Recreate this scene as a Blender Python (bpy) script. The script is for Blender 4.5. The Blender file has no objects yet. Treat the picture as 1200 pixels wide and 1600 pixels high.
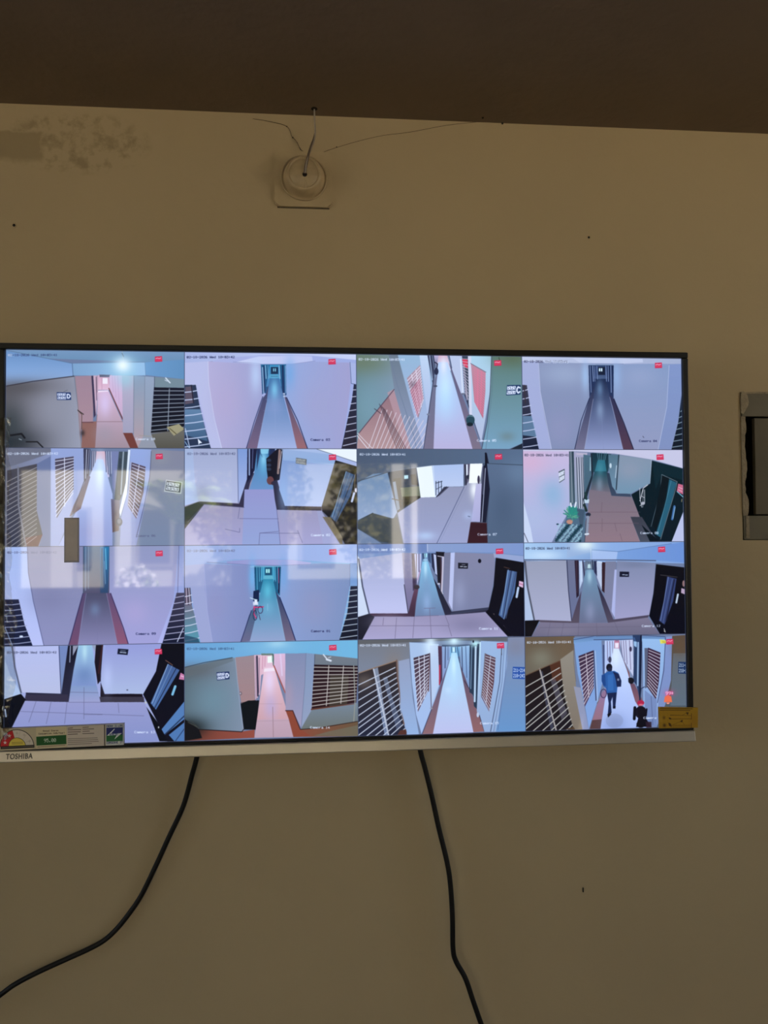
import bpy, bmesh, math, random
import numpy as np
from mathutils import Vector, Matrix

random.seed(7); rng = np.random.default_rng(5)
scene = bpy.context.scene
COL = scene.collection

# ------------------------------------------------------------------ camera
cam_data = bpy.data.cameras.new('camera')
cam_data.sensor_fit = 'VERTICAL'; cam_data.sensor_height = 36.0
cam_data.lens = 1200*36/1600
cam_data.clip_start = .02; cam_data.clip_end = 300
camera = bpy.data.objects.new('camera', cam_data); COL.objects.link(camera)
R_ = ((0.99632, -0.08553, -0.0062), (-0.00411, 0.02448, -0.99969), (0.08566, 0.99603, 0.02404))
camera.matrix_world = Matrix(((R_[0][0], -R_[1][0], -R_[2][0], 0.42167),
                              (R_[0][1], -R_[1][1], -R_[2][1], -1.07823),
                              (R_[0][2], -R_[1][2], -R_[2][2], 1.7499), (0, 0, 0, 1)))
scene.camera = camera

# ------------------------------------------------------------------ sky, sun, added fill lights
world = bpy.data.worlds.new('world'); scene.world = world; world.use_nodes = True
wn = world.node_tree.nodes; wl = world.node_tree.links
sky = wn.new('ShaderNodeTexSky'); sky.sky_type = 'NISHITA'; sky.sun_disc = False
sky.sun_elevation = math.radians(48); sky.sun_rotation = math.radians(20); sky.dust_density = 3
wl.new(sky.outputs[0], wn['Background'].inputs[0]); wn['Background'].inputs[1].default_value = 0.42

def light(name, kind, loc, rot, energy, color=(1, 1, 1), size=None):
    d = bpy.data.lights.new(name, kind); d.energy = energy; d.color = color
    if size: d.shape = 'RECTANGLE'; d.size, d.size_y = size
    if kind == 'SUN': d.angle = math.radians(.6)
    o = bpy.data.objects.new(name, d); COL.objects.link(o)
    o.location = loc; o.rotation_euler = rot
    return o
# sun comes over the building's roof and lights what stands outside the back windows
light('sun', 'SUN', (0, 0, 8), (math.radians(-40), 0, math.radians(-22)), 42, (1, .92, .79))
# added area lights behind made-up side openings, brightening the front wall
light('added_fill_left', 'AREA', (-4.7, -2.2, 1.28), (math.radians(90), 0, math.radians(-90)), 28, (1, .96, .88), (2.2, 1.3))
light('added_fill_right', 'AREA', (4.6, -2.0, 1.34), (math.radians(90), 0, math.radians(90)), 24, (1, .96, .88), (1.6, 1.3))

vs = scene.view_settings
vs.view_transform = 'Standard'; vs.look = 'None'; vs.gamma = 1; vs.exposure = 0; vs.use_curve_mapping = False
scene.display_settings.display_device = 'sRGB'
scene.cycles.max_bounces = 8; scene.cycles.diffuse_bounces = 4; scene.cycles.glossy_bounces = 3
scene.cycles.transparent_max_bounces = 12
scene.cycles.use_denoising = True
scene.cycles.sample_clamp_indirect = 4

# ---------------------------------------------------------------- screen painter
FONT = {}
def _font():
    src = """0 0E11131519110E|1 040C040404040E|2 0E11010204081F|3 1F02040201110E|4 02060A121F0202|5 1F101E0101110E|6 0608101E11110E|7 1F010204080808
8 0E11110E11110E|9 0E11110F01020C|- 0000001F000000|: 000C0C000C0C00|+ 0004041F040400|. 00000000000C0C|/ 01010204081010|A 0E11111F111111|B 1E11111E11111E
C 0E11101010110E|D 1E11111111111E|E 1F10101E10101F|F 1F10101E101010|G 0E11101711110F|H 1111111F111111|I 0E04040404040E|L 1010101010101F|M 111B1511111111
N 11191513111111|O 0E11111111110E|P 1E11111E101010|R 1E11111E141211|S 0F10100E01011E|T 1F040404040404|U 1111111111110E|V 11111111110A04|W 11111115151B11
Y 11110A04040404|Z 1F01020408101F|a 00000E010F110F|d 01010D1311110F|e 00000E111F100E|m 00001A15151515|r 00001619101010|u 0000111111130D|n 00001619111111
s 00000E100E011E|y 00001111110F01|g 00000F110F010E|t 08081C0808090 6|p 00001E111E1010|o 00000E1111110E|i 04000C0404040E|l 0C04040404040E|c 00000E1010110E
h 10101619111111|w 0000111115150A|( 02040808080402|) 08040202020408|K 11121418141211|X 11110A040A1111|b 10101619111 11E|v 00001111110A04|k 10101214181412|W 11111115151B11"""
    for ln in src.split('\n'):
        for e in ln.split('|'):
            k, h = e[0], e[2:].replace(' ', '')
            FONT[k] = [int(h[2*i:2*i+2], 16) for i in range(7)]
_font()

class Canvas:
    def __init__(s, W, H, quad, base):
        s.W, s.H = W, H
        s.a = np.empty((H, W, 3)); s.a[:] = base
        A = []; b = []
        for (x, y), (u, v) in zip(quad, [(0, 0), (W, 0), (W, H), (0, H)]):
            A.append([x, y, 1, 0, 0, 0, -u*x, -u*y]); b.append(u)
            A.append([0, 0, 0, x, y, 1, -v*x, -v*y]); b.append(v)
        s.h = np.append(np.linalg.solve(np.array(A, float), np.array(b, float)), 1).reshape(3, 3)
        s.k = W/(math.dist(quad[0], quad[1]))
    def m(s, pts):
        p = np.array(pts, float).reshape(-1, 2)
        q = np.c_[p, np.ones(len(p))] @ s.h.T
        return q[:, :2]/q[:, 2:]
    def box(s, q, pad=1):
        x0 = max(0, int(q[:, 0].min()-pad)); x1 = min(s.W, int(q[:, 0].max()+pad)+1)
        y0 = max(0, int(q[:, 1].min()-pad)); y1 = min(s.H, int(q[:, 1].max()+pad)+1)
        return x0, x1, y0, y1
    def blend(s, b, cov, col):
        x0, x1, y0, y1 = b
        r = s.a[y0:y1, x0:x1]
        s.a[y0:y1, x0:x1] = r*(1-cov[..., None]) + col*cov[..., None]
    def P(s, col, pts, a=1.0):
        if isinstance(pts, str): pts = [float(t) for t in pts.split()]
        s.fill(s.m(pts), col, a)
    def fill(s, q, col, a=1.0):
        b = x0, x1, y0, y1 = s.box(q)
        if x1 <= x0 or y1 <= y0: return
        n = 3
        X = (x0 + (np.arange((x1-x0)*n)+.5)/n)[None, :]; Y = (y0 + (np.arange((y1-y0)*n)+.5)/n)[:, None]
        ins = np.zeros((Y.size, X.size), bool)
        for (ax, ay), (bx, by) in zip(q, np.roll(q, -1, 0)):
            if ay == by: continue
            c = (Y > min(ay, by)) & (Y <= max(ay, by))
            ins ^= c & (X < ax + (Y-ay)*(bx-ax)/(by-ay))
        cov = ins.reshape(y1-y0, n, x1-x0, n).mean((1, 3))*a
        if isinstance(col[0], (tuple, list)):
            c0, c1, d = np.array(col[0], float), np.array(col[1], float), col[2]
            if d == 'v': t = ((np.arange(y0, y1)-q[:, 1].min())/max(1, np.ptp(q[:, 1])))[:, None]+np.zeros((1, x1-x0))
            else: t = ((np.arange(x0, x1)-q[:, 0].min())/max(1, np.ptp(q[:, 0])))[None, :]+np.zeros((y1-y0, 1))
            t = np.clip(t, 0, 1)[..., None]
            col = c0*(1-t)+c1*t
        else: col = np.array(col, float)
        s.blend(b, cov, col)
    def L(s, col, pts, w=3, a=1.0):
        if isinstance(pts, str): pts = [float(t) for t in pts.split()]
        q = s.m(pts); w = w*s.k
        b = x0, x1, y0, y1 = s.box(q, w+1)
        if x1 <= x0 or y1 <= y0: return
        X, Y = np.meshgrid(np.arange(x0, x1)+.5, np.arange(y0, y1)+.5)
        d = np.full(X.shape, 1e9)
        for (ax, ay), (bx, by) in zip(q[:-1], q[1:]):
            ux, uy = bx-ax, by-ay; l2 = ux*ux+uy*uy+1e-9
            t = np.clip(((X-ax)*ux+(Y-ay)*uy)/l2, 0, 1)
            d = np.minimum(d, np.hypot(X-ax-t*ux, Y-ay-t*uy))
        s.blend(b, np.clip(w/2-d+.5, 0, 1)*min(1, w)*a if w < 1 else np.clip(w/2-d+.5, 0, 1)*a, np.array(col, float))
    def G(s, col, x, y, rx, ry, a=1.0):
        c = s.m([x, y])[0]; rx *= s.k; ry *= s.k
        q = np.array([[c[0]-3*rx, c[1]-3*ry], [c[0]+3*rx, c[1]+3*ry]])
        b = x0, x1, y0, y1 = s.box(q)
        if x1 <= x0 or y1 <= y0: return
        X, Y = np.meshgrid(np.arange(x0, x1)+.5, np.arange(y0, y1)+.5)
        g = np.exp(-((X-c[0])/rx)**2-((Y-c[1])/ry)**2)
        s.blend(b, g*a, np.array(col, float))
    def E(s, col, x, y, rx, ry, a=1.0, rot=0):
        t = np.linspace(0, 2*math.pi, 25)[:-1]; c, n = math.cos(rot), math.sin(rot)
        px = rx*np.cos(t); py = ry*np.sin(t)
        s.P(col, np.c_[x+px*c-py*n, y+px*n+py*c].ravel(), a)
    def bars(s, quad, rows, cols, col, w=4, bow=0, wc=None, a=1.0):
        q = np.array([float(t) for t in quad.split()]).reshape(4, 2)   # tl tr br bl
        for i in range(rows):
            t = (i+.5)/rows
            l = q[0]*(1-t)+q[3]*t; r = q[1]*(1-t)+q[2]*t
            m = (l+r)/2 + np.array([0, bow])
            s.L(col, [*l, *m, *r], w, a)
        for j in range(cols):
            t = (j+1)/(cols+1)
            s.L(col, [*(q[0]*(1-t)+q[1]*t), *(q[3]*(1-t)+q[2]*t)], wc or w, a)
    def T(s, col, x, y, text, h, adv=None, slope=0.0, a=1.0, bold=.5):
        """5x7 lettering, top left at x, y in the working frame, capital height h"""
        u = h/7; adv = adv or u*6
        for i, ch in enumerate(text):
            g = FONT.get(ch)
            if g:
                w = (adv*.84)/5
                for r in range(7):
                    bits = g[r]; c = 0
                    while c < 5:
                        if bits >> (4-c) & 1:
                            e = c
                            while e < 5 and bits >> (4-e) & 1: e += 1
                            X0 = x+i*adv+c*w-w*bold/2; X1 = x+i*adv+e*w+w*bold/2
                            yy = y+r*u+slope*(X0-x); 
                            s.P(col, [X0, yy, X1, yy, X1, yy+u*1.1, X0, yy+u*1.1], a)
                            c = e
                        else: c += 1
    def blur(s, n=1):
        for _ in range(n):
            p = np.pad(s.a, ((1, 1), (1, 1), (0, 0)), 'edge')
            p = (p[:-2]+2*p[1:-1]+p[2:])/4
            s.a = (p[:, :-2]+2*p[:, 1:-1]+p[:, 2:])/4

WHITE = (225, 235, 255); DARK = (45, 50, 95)
def stamp(c, x, y, x1, secs, col, mix=None, slope=0.0):
    t = "02-18-2026 Wed 10:03:" + secs
    adv = (x1-x)/len(t)
    if mix:
        c.T(col, x, y, t[:mix], 14, adv, slope); c.T(DARK if col == WHITE else WHITE, x+adv*mix, y, t[mix:], 14, adv, slope)
    else: c.T(col, x, y, t, 14, adv, slope)
def cam(c, x, y, n, col=WHITE, x1=None):
    t = "Camera " + n
    c.T(col, x, y, t, 14, ((x1 or x+118)-x)/len(t)*1.03)
def rec(c, x, y):
    c.P((225, 40, 80), [x, y+3, x+44, y, x+46, y+34, x, y+36])
    c.L((255, 190, 210), [x+5, y+15, x+16, y+12, x+26, y+15, x+38, y+11], 4)
    c.L((255, 120, 150), [x+4, y+24, x+42, y+22], 2)
def board(c, x, y, col, fg):
    c.P(col, [x, y, x+76, y+3, x+74, y+78, x-2, y+74])
    c.T(fg, x+4, y+10, "211-214", 22, 10.4, slope=.03, bold=.4); c.T(fg, x+3, y+44, "218-243", 22, 10.4, slope=.03, bold=.4)
def sign(c, quad, col=(28, 50, 105), big='', fg=(225, 230, 250)):
    q = np.array([float(t) for t in quad.split()]).reshape(4, 2)
    c.P(col, q.ravel())
    n = .66 if big else .92
    def at(u, v): return (q[0]*(1-u)+q[1]*u)*(1-v)+(q[3]*(1-u)+q[2]*u)*v
    for r, (a, b) in enumerate(((.12, .45), (.56, .9))):
        for k in range(4):
            u0 = .06+(n-.06)*k/4; u1 = u0+(n-.06)/4*.72; v0, v1 = a+.03, b-.03; m = (v0+v1)/2
            w = abs(q[2][1]-q[1][1])*.09
            if (k+r) % 2: c.L(fg, [*at(u0, v0), *at(u1, v0), *at(u1, m), *at(u0, m), *at(u0, v1), *at(u1, v1)], w)
            else: c.L(fg, [*at(u0, v0), *at(u0, v1), *at(u1, v1), *at(u1, v0), *at(u0, m)], w)
    if big == 'D': c.L(fg, [*at(.74, .25), *at(.74, .75), *at(.86, .75), *at(.95, .5), *at(.86, .25), *at(.74, .25)], w*1.8)
    if big == 'C': c.L(fg, [*at(.95, .3), *at(.82, .2), *at(.74, .4), *at(.74, .65), *at(.84, .82), *at(.95, .7)], w*1.8)

# every picture is drawn in the frame it was measured in: four corners first
def feed_0(c):
    P, L, G = c.P, c.L, c.G
    P(((118,152,190),(105,145,180),'v'), "28 62 1155 80 1155 150 28 110")
    P(((105,145,195),(150,185,235),'v'), "28 70 450 150 455 230 28 292")
    L((85,115,150), "32 66 300 120 450 150", 3)
    P(((125,165,205),(150,190,230),'h'), "450 150 905 144 910 226 455 226")
    P(((105,155,205),(95,145,190),'h'), "905 144 1155 128 1155 250 910 224")
    L((80,110,150), "450 150 455 228", 4); L((90,120,155), "450 150 905 144", 2); L((90,125,165), "905 146 910 224", 2)
    P(((100,96,102),(158,160,178),'h'), "28 292 460 230 512 680 28 680")
    G((88,84,88), 120, 300, 240, 60, .8); G((150,150,165), 330, 420, 130, 150, .6)
    G((42,48,56), 50, 640, 190, 90, .95); G((52,62,66), 60, 520, 90, 120, .7)
    L((60,55,65), "28 292 200 262 460 230", 6)
    L((28,30,36), "60 600 130 590 150 615", 12); L((30,30,36), "160 640 230 640 265 675", 8); L((150,160,165), "115 622 130 628", 5)
    sign(c, "352 330 440 332 443 378 354 378", big='D')
    L((70,80,90), "395 328 420 316", 2)
    P(((165,132,148),(180,140,150),'v'), "468 230 585 226 580 518 512 518 500 640")
    P((150,100,92), "512 516 602 512 592 680 508 680")
    L((140,130,135), "466 232 490 450 506 680", 5)
    L((110,70,80), "510 518 580 518", 6)
    P((60,52,82), "570 228 582 228 600 470 585 490 578 360")
    P((210,170,190), "582 226 612 226 612 330 598 480")
    L((90,70,95), "600 235 603 380", 4); L((150,110,130), "606 228 606 330", 3)
    P(((225,165,190),(235,185,205),'v'), "612 224 700 224 684 316 612 316")
    P((95,95,118), "620 220 688 222 686 236 622 236")
    P((255,240,250), "640 242 672 242 672 278 640 278"); L((180,120,150), "636 240 636 316", 2); L((180,120,150), "676 240 690 320", 2)
    P((255,230,240), "612 320 676 318 680 336 612 338")
    P(((222,180,206),(165,140,150),'v'), "612 330 680 326 768 520 830 680 592 680 604 480")
    G((225,200,240), 655, 400, 38, 80, .8); G((160,150,165), 650, 590, 60, 60, .5)
    L((140,110,115), "604 514 765 514", 3)
    P(((228,188,222),(205,170,200),'v'), "684 226 775 226 768 490 682 312")
    for x in (700, 716, 735): L((190,150,190), [x, 228, x+8, 330+(x-700)*2], 2)
    L((120,60,60), "680 306 767 500", 6); L((150,110,110), "606 470 592 680", 3)
    P(((190,175,200),(165,160,185),'v'), "762 226 836 228 834 585 768 585")
    G((150,210,225), 785, 250, 60, 60, .6)
    P(((140,160,185),(185,155,160),'v'), "834 228 905 232 898 600 862 680 834 600")
    P(((150,165,190),(150,152,165),'v'), "905 232 965 236 944 590 1152 620 1155 680 858 680 898 600")
    L((110,120,140), "836 228 834 585", 3); L((120,130,150), "905 232 900 600", 3)
    P((122,62,56), "768 584 826 584 864 680 812 680"); L((170,150,160), "812 680 770 590", 3)
    P((120,140,152), "965 236 1155 250 1155 304 962 300"); L((70,80,100), "965 234 965 300", 3)
    L((215,225,235), "1035 242 1062 272", 8); L((200,210,225), "1045 262 1030 255", 5)
    P(((26,28,44),(20,24,36),'v'), "962 300 1152 304 1152 572 943 584")
    c.bars("964 308 1152 310 1152 560 944 582", 10, 1, (150,158,172), 5)
    L((100,90,80), "945 584 1152 568", 4)
    P(((112,108,100),(88,84,74),'v'), "944 590 1155 566 1155 680 980 680")
    P((165,155,118), "1040 548 1118 528 1152 560 1086 602"); L((90,80,50), "1060 556 1100 590", 5)
    L((160,150,130), "870 600 950 606", 3); L((90,70,60), "484 440 510 470 508 560", 4); L((60,50,50), "486 444 520 468", 6); G((50,45,50), 515, 585, 14, 20, .8)
    L((150,165,175), "764 78 770 128", 5); L((80,90,110), "762 88 772 108", 5)
    G((170,225,245), 767, 165, 110, 80, .6); G((245,255,255), 767, 162, 48, 45, 1)
    stamp(c, 46, 90, 358, "41", (60,75,120)); c.T(WHITE, 46, 90, "02", 14, 13.4)
    cam(c, 848, 615, "10"); rec(c, 968, 106)

def feed_1(c):
    P, L, G = c.P, c.L, c.G
    P(((176,178,225),(160,172,225),'h'), "35 80 1108 100 1108 690 35 690")
    P(((170,180,225),(205,210,240),'h'), "35 80 1108 100 1108 136 830 108 500 104 300 120 180 145 35 158")
    P(((205,208,240),(190,195,235),'h'), "350 148 500 112 700 108 830 112 835 140 730 160 470 160")
    L((140,145,190), "340 146 480 154 520 160 700 160 850 142", 3); L((150,150,195), "35 168 130 150 210 142", 4)
    P(((185,175,215),(160,160,205),'h'), "182 142 470 158 520 164 520 365 420 690 270 690 205 400 184 250")
    P(((150,170,220),(165,160,205),'h'), "668 162 850 146 1062 152 1070 280 1050 450 1010 690 802 690 670 380")
    P((188,190,228), "35 150 182 142 190 300 222 500 270 690 200 690 160 500 108 290 35 290")
    L((215,215,240), "182 142 186 270 222 500 270 690", 3); G((190,210,245), 480, 230, 36, 110, .8); G((110,170,230), 692, 220, 34, 90, .7)
    G((185,165,205), 300, 400, 100, 160, .5); G((170,160,200), 850, 420, 120, 160, .4)
    P(((30,95,140),(45,80,130),'v'), "512 164 668 164 672 350 655 370 530 340 520 350")
    P(((60,150,200),(70,130,185),'v'), "566 166 622 166 640 300 545 300")
    P((25,50,85), "574 178 620 178 620 222 574 222"); P((120,190,220), "588 186 606 186 606 206 588 206"); L((20,35,60), "597 184 597 210", 4)
    P((80,165,205), "566 224 624 224 628 246 562 246"); L((40,80,120), "575 236 618 236", 3)
    L((150,195,230), "540 168 545 250", 5); L((170,200,235), "522 180 530 340", 5); L((110,170,210), "556 168 560 250", 4)
    L((150,195,230), "626 168 632 250", 5); L((140,180,225), "664 170 668 340", 4); L((25,45,90), "648 170 652 340", 9); L((25,45,90), "530 170 536 330", 6)
    L((30,110,160), "512 164 668 164", 4)
    P(((60,110,165),(168,180,225),'v'), "568 250 624 250 740 690 485 690 540 380")
    G((120,200,235), 597, 320, 22, 60, .9); G((150,165,215), 597, 420, 60, 70, .5)
    P(((60,70,110),(125,100,130),'v'), "544 345 560 290 548 400 488 690 422 690 524 372")
    P(((80,80,115),(165,105,110),'v'), "655 350 672 370 804 690 738 690 690 480")
    L((35,45,90), "524 362 470 520 420 690", 4); L((35,40,80), "672 368 740 510 804 690", 5)
    L((160,175,215), "548 400 488 690", 2); L((150,165,210), "600 440 606 690", 2, .6)
    for y in (380, 450, 530, 610): L((140,155,205), [540-(y-380)*.18, y, 660+(y-380)*.24, y], 2, .5)
    P((175,190,220), "650 340 662 340 665 366 652 367"); L((60,80,120), "648 352 666 352", 3)
    P(((45,58,85),(40,55,85),'v'), "35 288 106 288 128 410 165 560 202 690 35 690")
    P(((120,165,205),(70,110,150),'v'), "35 440 134 440 168 580 180 640 35 600", .7); P((130,100,110), "40 300 84 296 96 400 38 410", .6)
    c.bars("35 310 108 300 196 680 35 700", 8, 0, (195,205,235), 6, bow=2); L((185,200,230), "40 560 70 690", 5); L((150,190,230), "36 640 70 690", 4)
    L((30,30,50), "78 290 92 400", 6)
    P((170,180,225), "1062 150 1108 160 1106 290 1075 282"); L((80,90,130), "1066 150 1074 282 1106 288", 3)
    P(((40,45,70),(45,40,55),'v'), "1090 286 1108 290 1108 690 1012 690 1052 500 1078 380")
    c.bars("1088 300 1108 300 1108 670 1020 690", 9, 0, (200,200,225), 5)
    P((235,240,255), "118 622 146 650 130 652 124 664"); 
    stamp(c, 50, 108, 350, "42", DARK); cam(c, 822, 624, "03", DARK); rec(c, 932, 128)

def feed_2(c):
    P, L, G = c.P, c.L, c.G
    P(((105,140,150),(150,165,195),'h'), "48 100 470 108 470 690 48 690")
    G((110,125,95), 90, 150, 190, 90, .8); G((120,160,175), 130, 420, 110, 150, .7)
    P(((110,125,140),(150,160,195),'v'), "250 104 310 106 400 470 470 690 400 690 330 560 285 330")
    P(((150,185,215),(175,180,220),'v'), "305 104 492 108 520 270 505 470 465 690 400 470")
    L((110,125,150), "255 106 300 290 400 600 420 690", 3)
    P(((185,150,165),(165,130,145),'v'), "362 250 444 168 466 380 430 500")
    c.bars("364 256 444 172 464 390 422 500", 13, 2, (230,215,230), 5); G((90,70,90), 400, 290, 22, 22, .5); P((200,80,110), "380 330 440 250 460 370 424 490", .35)
    P(((150,110,120),(190,150,150),'v'), "62 590 280 318 380 690 48 690")
    P((190,150,160), "240 340 280 318 385 690 350 690", .8)
    for i in range(13):
        x = 60+i*26; L((225,210,220), [x+60, 690, x+150+i*2, 690-250+i*8], 4)
    for i in range(5): L((60,45,60), [190+i*8, 410+i*8, 300+i*14, 690], 4, .6)
    L((90,70,90), "66 588 282 320", 5); L((70,60,75), "160 440 200 470", 4); L((235,230,240), "48 600 120 690", 4); L((235,230,240), "54 590 150 690", 3)
    P(((195,215,240),(180,190,225),'v'), "440 104 492 108 510 300 500 470 486 470")
    P((55,60,90), "490 108 530 108 540 200 520 280"); L((150,170,200), "504 110 520 260", 6); L((140,160,190), "520 110 534 200", 3)
    P(((190,175,215),(120,120,150),'v'), "530 108 560 108 555 160 540 170")
    P(((225,170,190),(205,225,250),'v'), "560 106 612 106 640 200 540 220 552 150")
    P(((180,205,245),(190,180,220),'v'), "556 150 615 150 775 690 523 690 540 330")
    G((215,245,255), 600, 320, 45, 130, .85); G((170,215,255), 600, 400, 90, 120, .5); G((240,240,255), 590, 170, 20, 50, .8)
    P(((110,115,145),(125,115,140),'v'), "552 220 540 330 524 690 465 690 512 340 530 260")
    L((45,50,80), "530 240 505 400 462 690", 4)
    P(((100,95,130),(130,115,135),'v'), "622 150 660 230 826 690 768 690 690 400")
    L((50,50,80), "640 190 720 350 820 640", 5)
    P((190,200,230), "625 108 705 110 720 345 700 350 640 190"); L((230,235,250), "696 130 708 345", 6); L((80,90,120), "625 110 640 185", 6)
    P((60,70,90), "705 110 750 112 745 420 722 345"); P((235,60,90), "706 130 740 132 742 190 712 170"); L((200,190,220), "716 170 735 380", 12, .5)
    c.bars("706 120 742 120 742 390 724 345", 14, 0, (220,200,215), 3)
    P(((175,215,235),(185,190,220),'v'), "750 108 890 110 885 300 822 650 770 490 745 410")
    P((215,215,235), "742 110 762 112 765 490 748 470")
    P(((200,140,160),(190,110,130),'v'), "760 155 852 210 850 330 834 500 780 395")
    c.bars("780 180 852 215 836 490 782 400", 17, 2, (235,120,150), 4); L((90,80,100), "758 155 855 210", 3)
    P(((95,130,120),(120,165,195),'v'), "892 108 1082 110 1082 650 990 690 825 690 860 500 885 280")
    G((95,110,80), 1020, 120, 120, 60, .7); G((110,125,120), 985, 610, 50, 30, .5); L((60,70,90), "890 110 880 330 860 520 824 690", 4); L((90,110,130), "900 110 892 330 850 690", 2)
    P((30,40,55), "1000 690 1082 652 1082 690")
    sign(c, "986 290 1072 288 1070 348 980 354", (28,55,100), 'C')
    c.E((40,75,90), 755, 508, 27, 32); c.E((25,40,50), 752, 535, 20, 12); L((110,150,165), "735 490 750 482 772 486", 4)
    c.E((45,50,80), 545, 207, 13, 22); L((35,35,60), "536 150 552 160 548 190", 6); c.E((70,75,100), 538, 298, 12, 6)
    c.E((120,125,150), 495, 474, 12, 6); c.E((110,115,140), 710, 346, 14, 6)
    stamp(c, 64, 128, 352, "41", WHITE); cam(c, 796, 628, "05", WHITE); rec(c, 906, 134); L((60,70,60), "936 118 940 134", 4)

def feed_3(c):
    P, L, G = c.P, c.L, c.G
    P(((160,168,205),(140,155,195),'h'), "62 110 1072 117 1072 690 62 690")
    P(((200,205,230),(165,175,205),'h'), "62 110 1068 117 1068 150 860 150 690 152 430 150 62 138")
    P((205,210,235), "380 118 820 120 824 142 700 150 430 150", .8); L((110,120,160), "425 150 700 152", 2)
    P(((140,150,185),(130,142,178),'v'), "166 145 440 150 482 158 482 355 390 690 242 690 200 500 172 330")
    P(((135,155,195),(150,155,190),'v'), "640 158 860 152 990 160 975 420 918 690 764 690 636 370")
    G((165,180,210), 330, 220, 150, 70, .6); G((150,150,190), 300, 560, 100, 120, .6); G((160,190,230), 460, 230, 24, 90, .9); G((150,185,230), 655, 230, 30, 90, .7); G((160,170,205), 800, 230, 120, 70, .5)
    P(((168,175,215),(165,172,215),'v'), "62 140 164 142 174 320 204 500 244 690 164 690 120 500 92 288 62 286")
    P(((130,150,200),(130,145,190),'v'), "988 155 1068 150 1068 300 1060 420 1000 690 916 690 968 430")
    L((190,195,225), "166 145 176 330 244 690", 3); L((185,195,225), "988 160 972 420 916 690", 3)
    P(((28,45,85),(40,55,95),'v'), "480 158 638 158 636 370 612 350 490 350 484 370")
    P((55,75,120), "520 165 590 165 600 245 512 245"); P((25,35,60), "540 172 584 172 584 222 540 222"); P((210,235,245), "545 180 567 180 567 200 545 200"); L((30,40,60), "556 178 556 202", 3)
    P((70,90,130), "530 224 586 224 590 246 526 246")
    for x, w in ((490, 4), (505, 5), (515, 3), (532, 3), (590, 4), (603, 4), (620, 5)): L((130,150,195), [x, 166, x+(5 if x < 560 else 2), 330 if x in (490, 620) else 262], w)
    L((150,180,210), "480 160 640 160", 3)
    P(((30,45,80),(150,160,205),'v'), "526 250 588 250 612 350 694 690 448 690 505 360")
    G((150,175,210), 550, 440, 24, 60, .6); G((110,145,185), 550, 310, 20, 50, .7)
    P(((40,50,85),(120,115,145),'v'), "515 290 510 372 448 690 388 690 482 372")
    P(((45,50,85),(90,60,80),'v'), "608 340 640 376 764 690 696 690 630 420")
    L((28,36,70), "484 366 430 510 388 690", 4); L((28,30,60), "638 370 700 520 762 690", 5); L((170,175,205), "508 372 450 690", 2); L((160,165,200), "612 360 694 690", 2)
    L((130,140,185), "560 470 572 690", 2, .6)
    P(((60,60,80),(25,35,60),'v'), "62 286 92 288 118 480 164 690 62 690"); P((110,150,185), "62 480 120 480 150 610 62 600", .75)
    c.bars("62 300 94 290 162 685 62 700", 8, 0, (200,205,235), 5, bow=1); L((60,50,60), "76 290 82 400", 6)
    P(((25,40,60),(20,28,40),'v'), "1068 330 1072 690 1000 690 1045 510"); c.bars("1064 430 1072 420 1072 680 1002 690", 7, 0, (130,150,165), 5)
    L((80,80,100), "820 604 826 612", 4)
    stamp(c, 76, 134, 352, "41", (60,60,90)); c.T(WHITE, 76+12*10.8, 136, "Wed 10:03:41", 14, 12.5)
    cam(c, 796, 626, "04", DARK, 908); rec(c, 898, 142)

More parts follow.
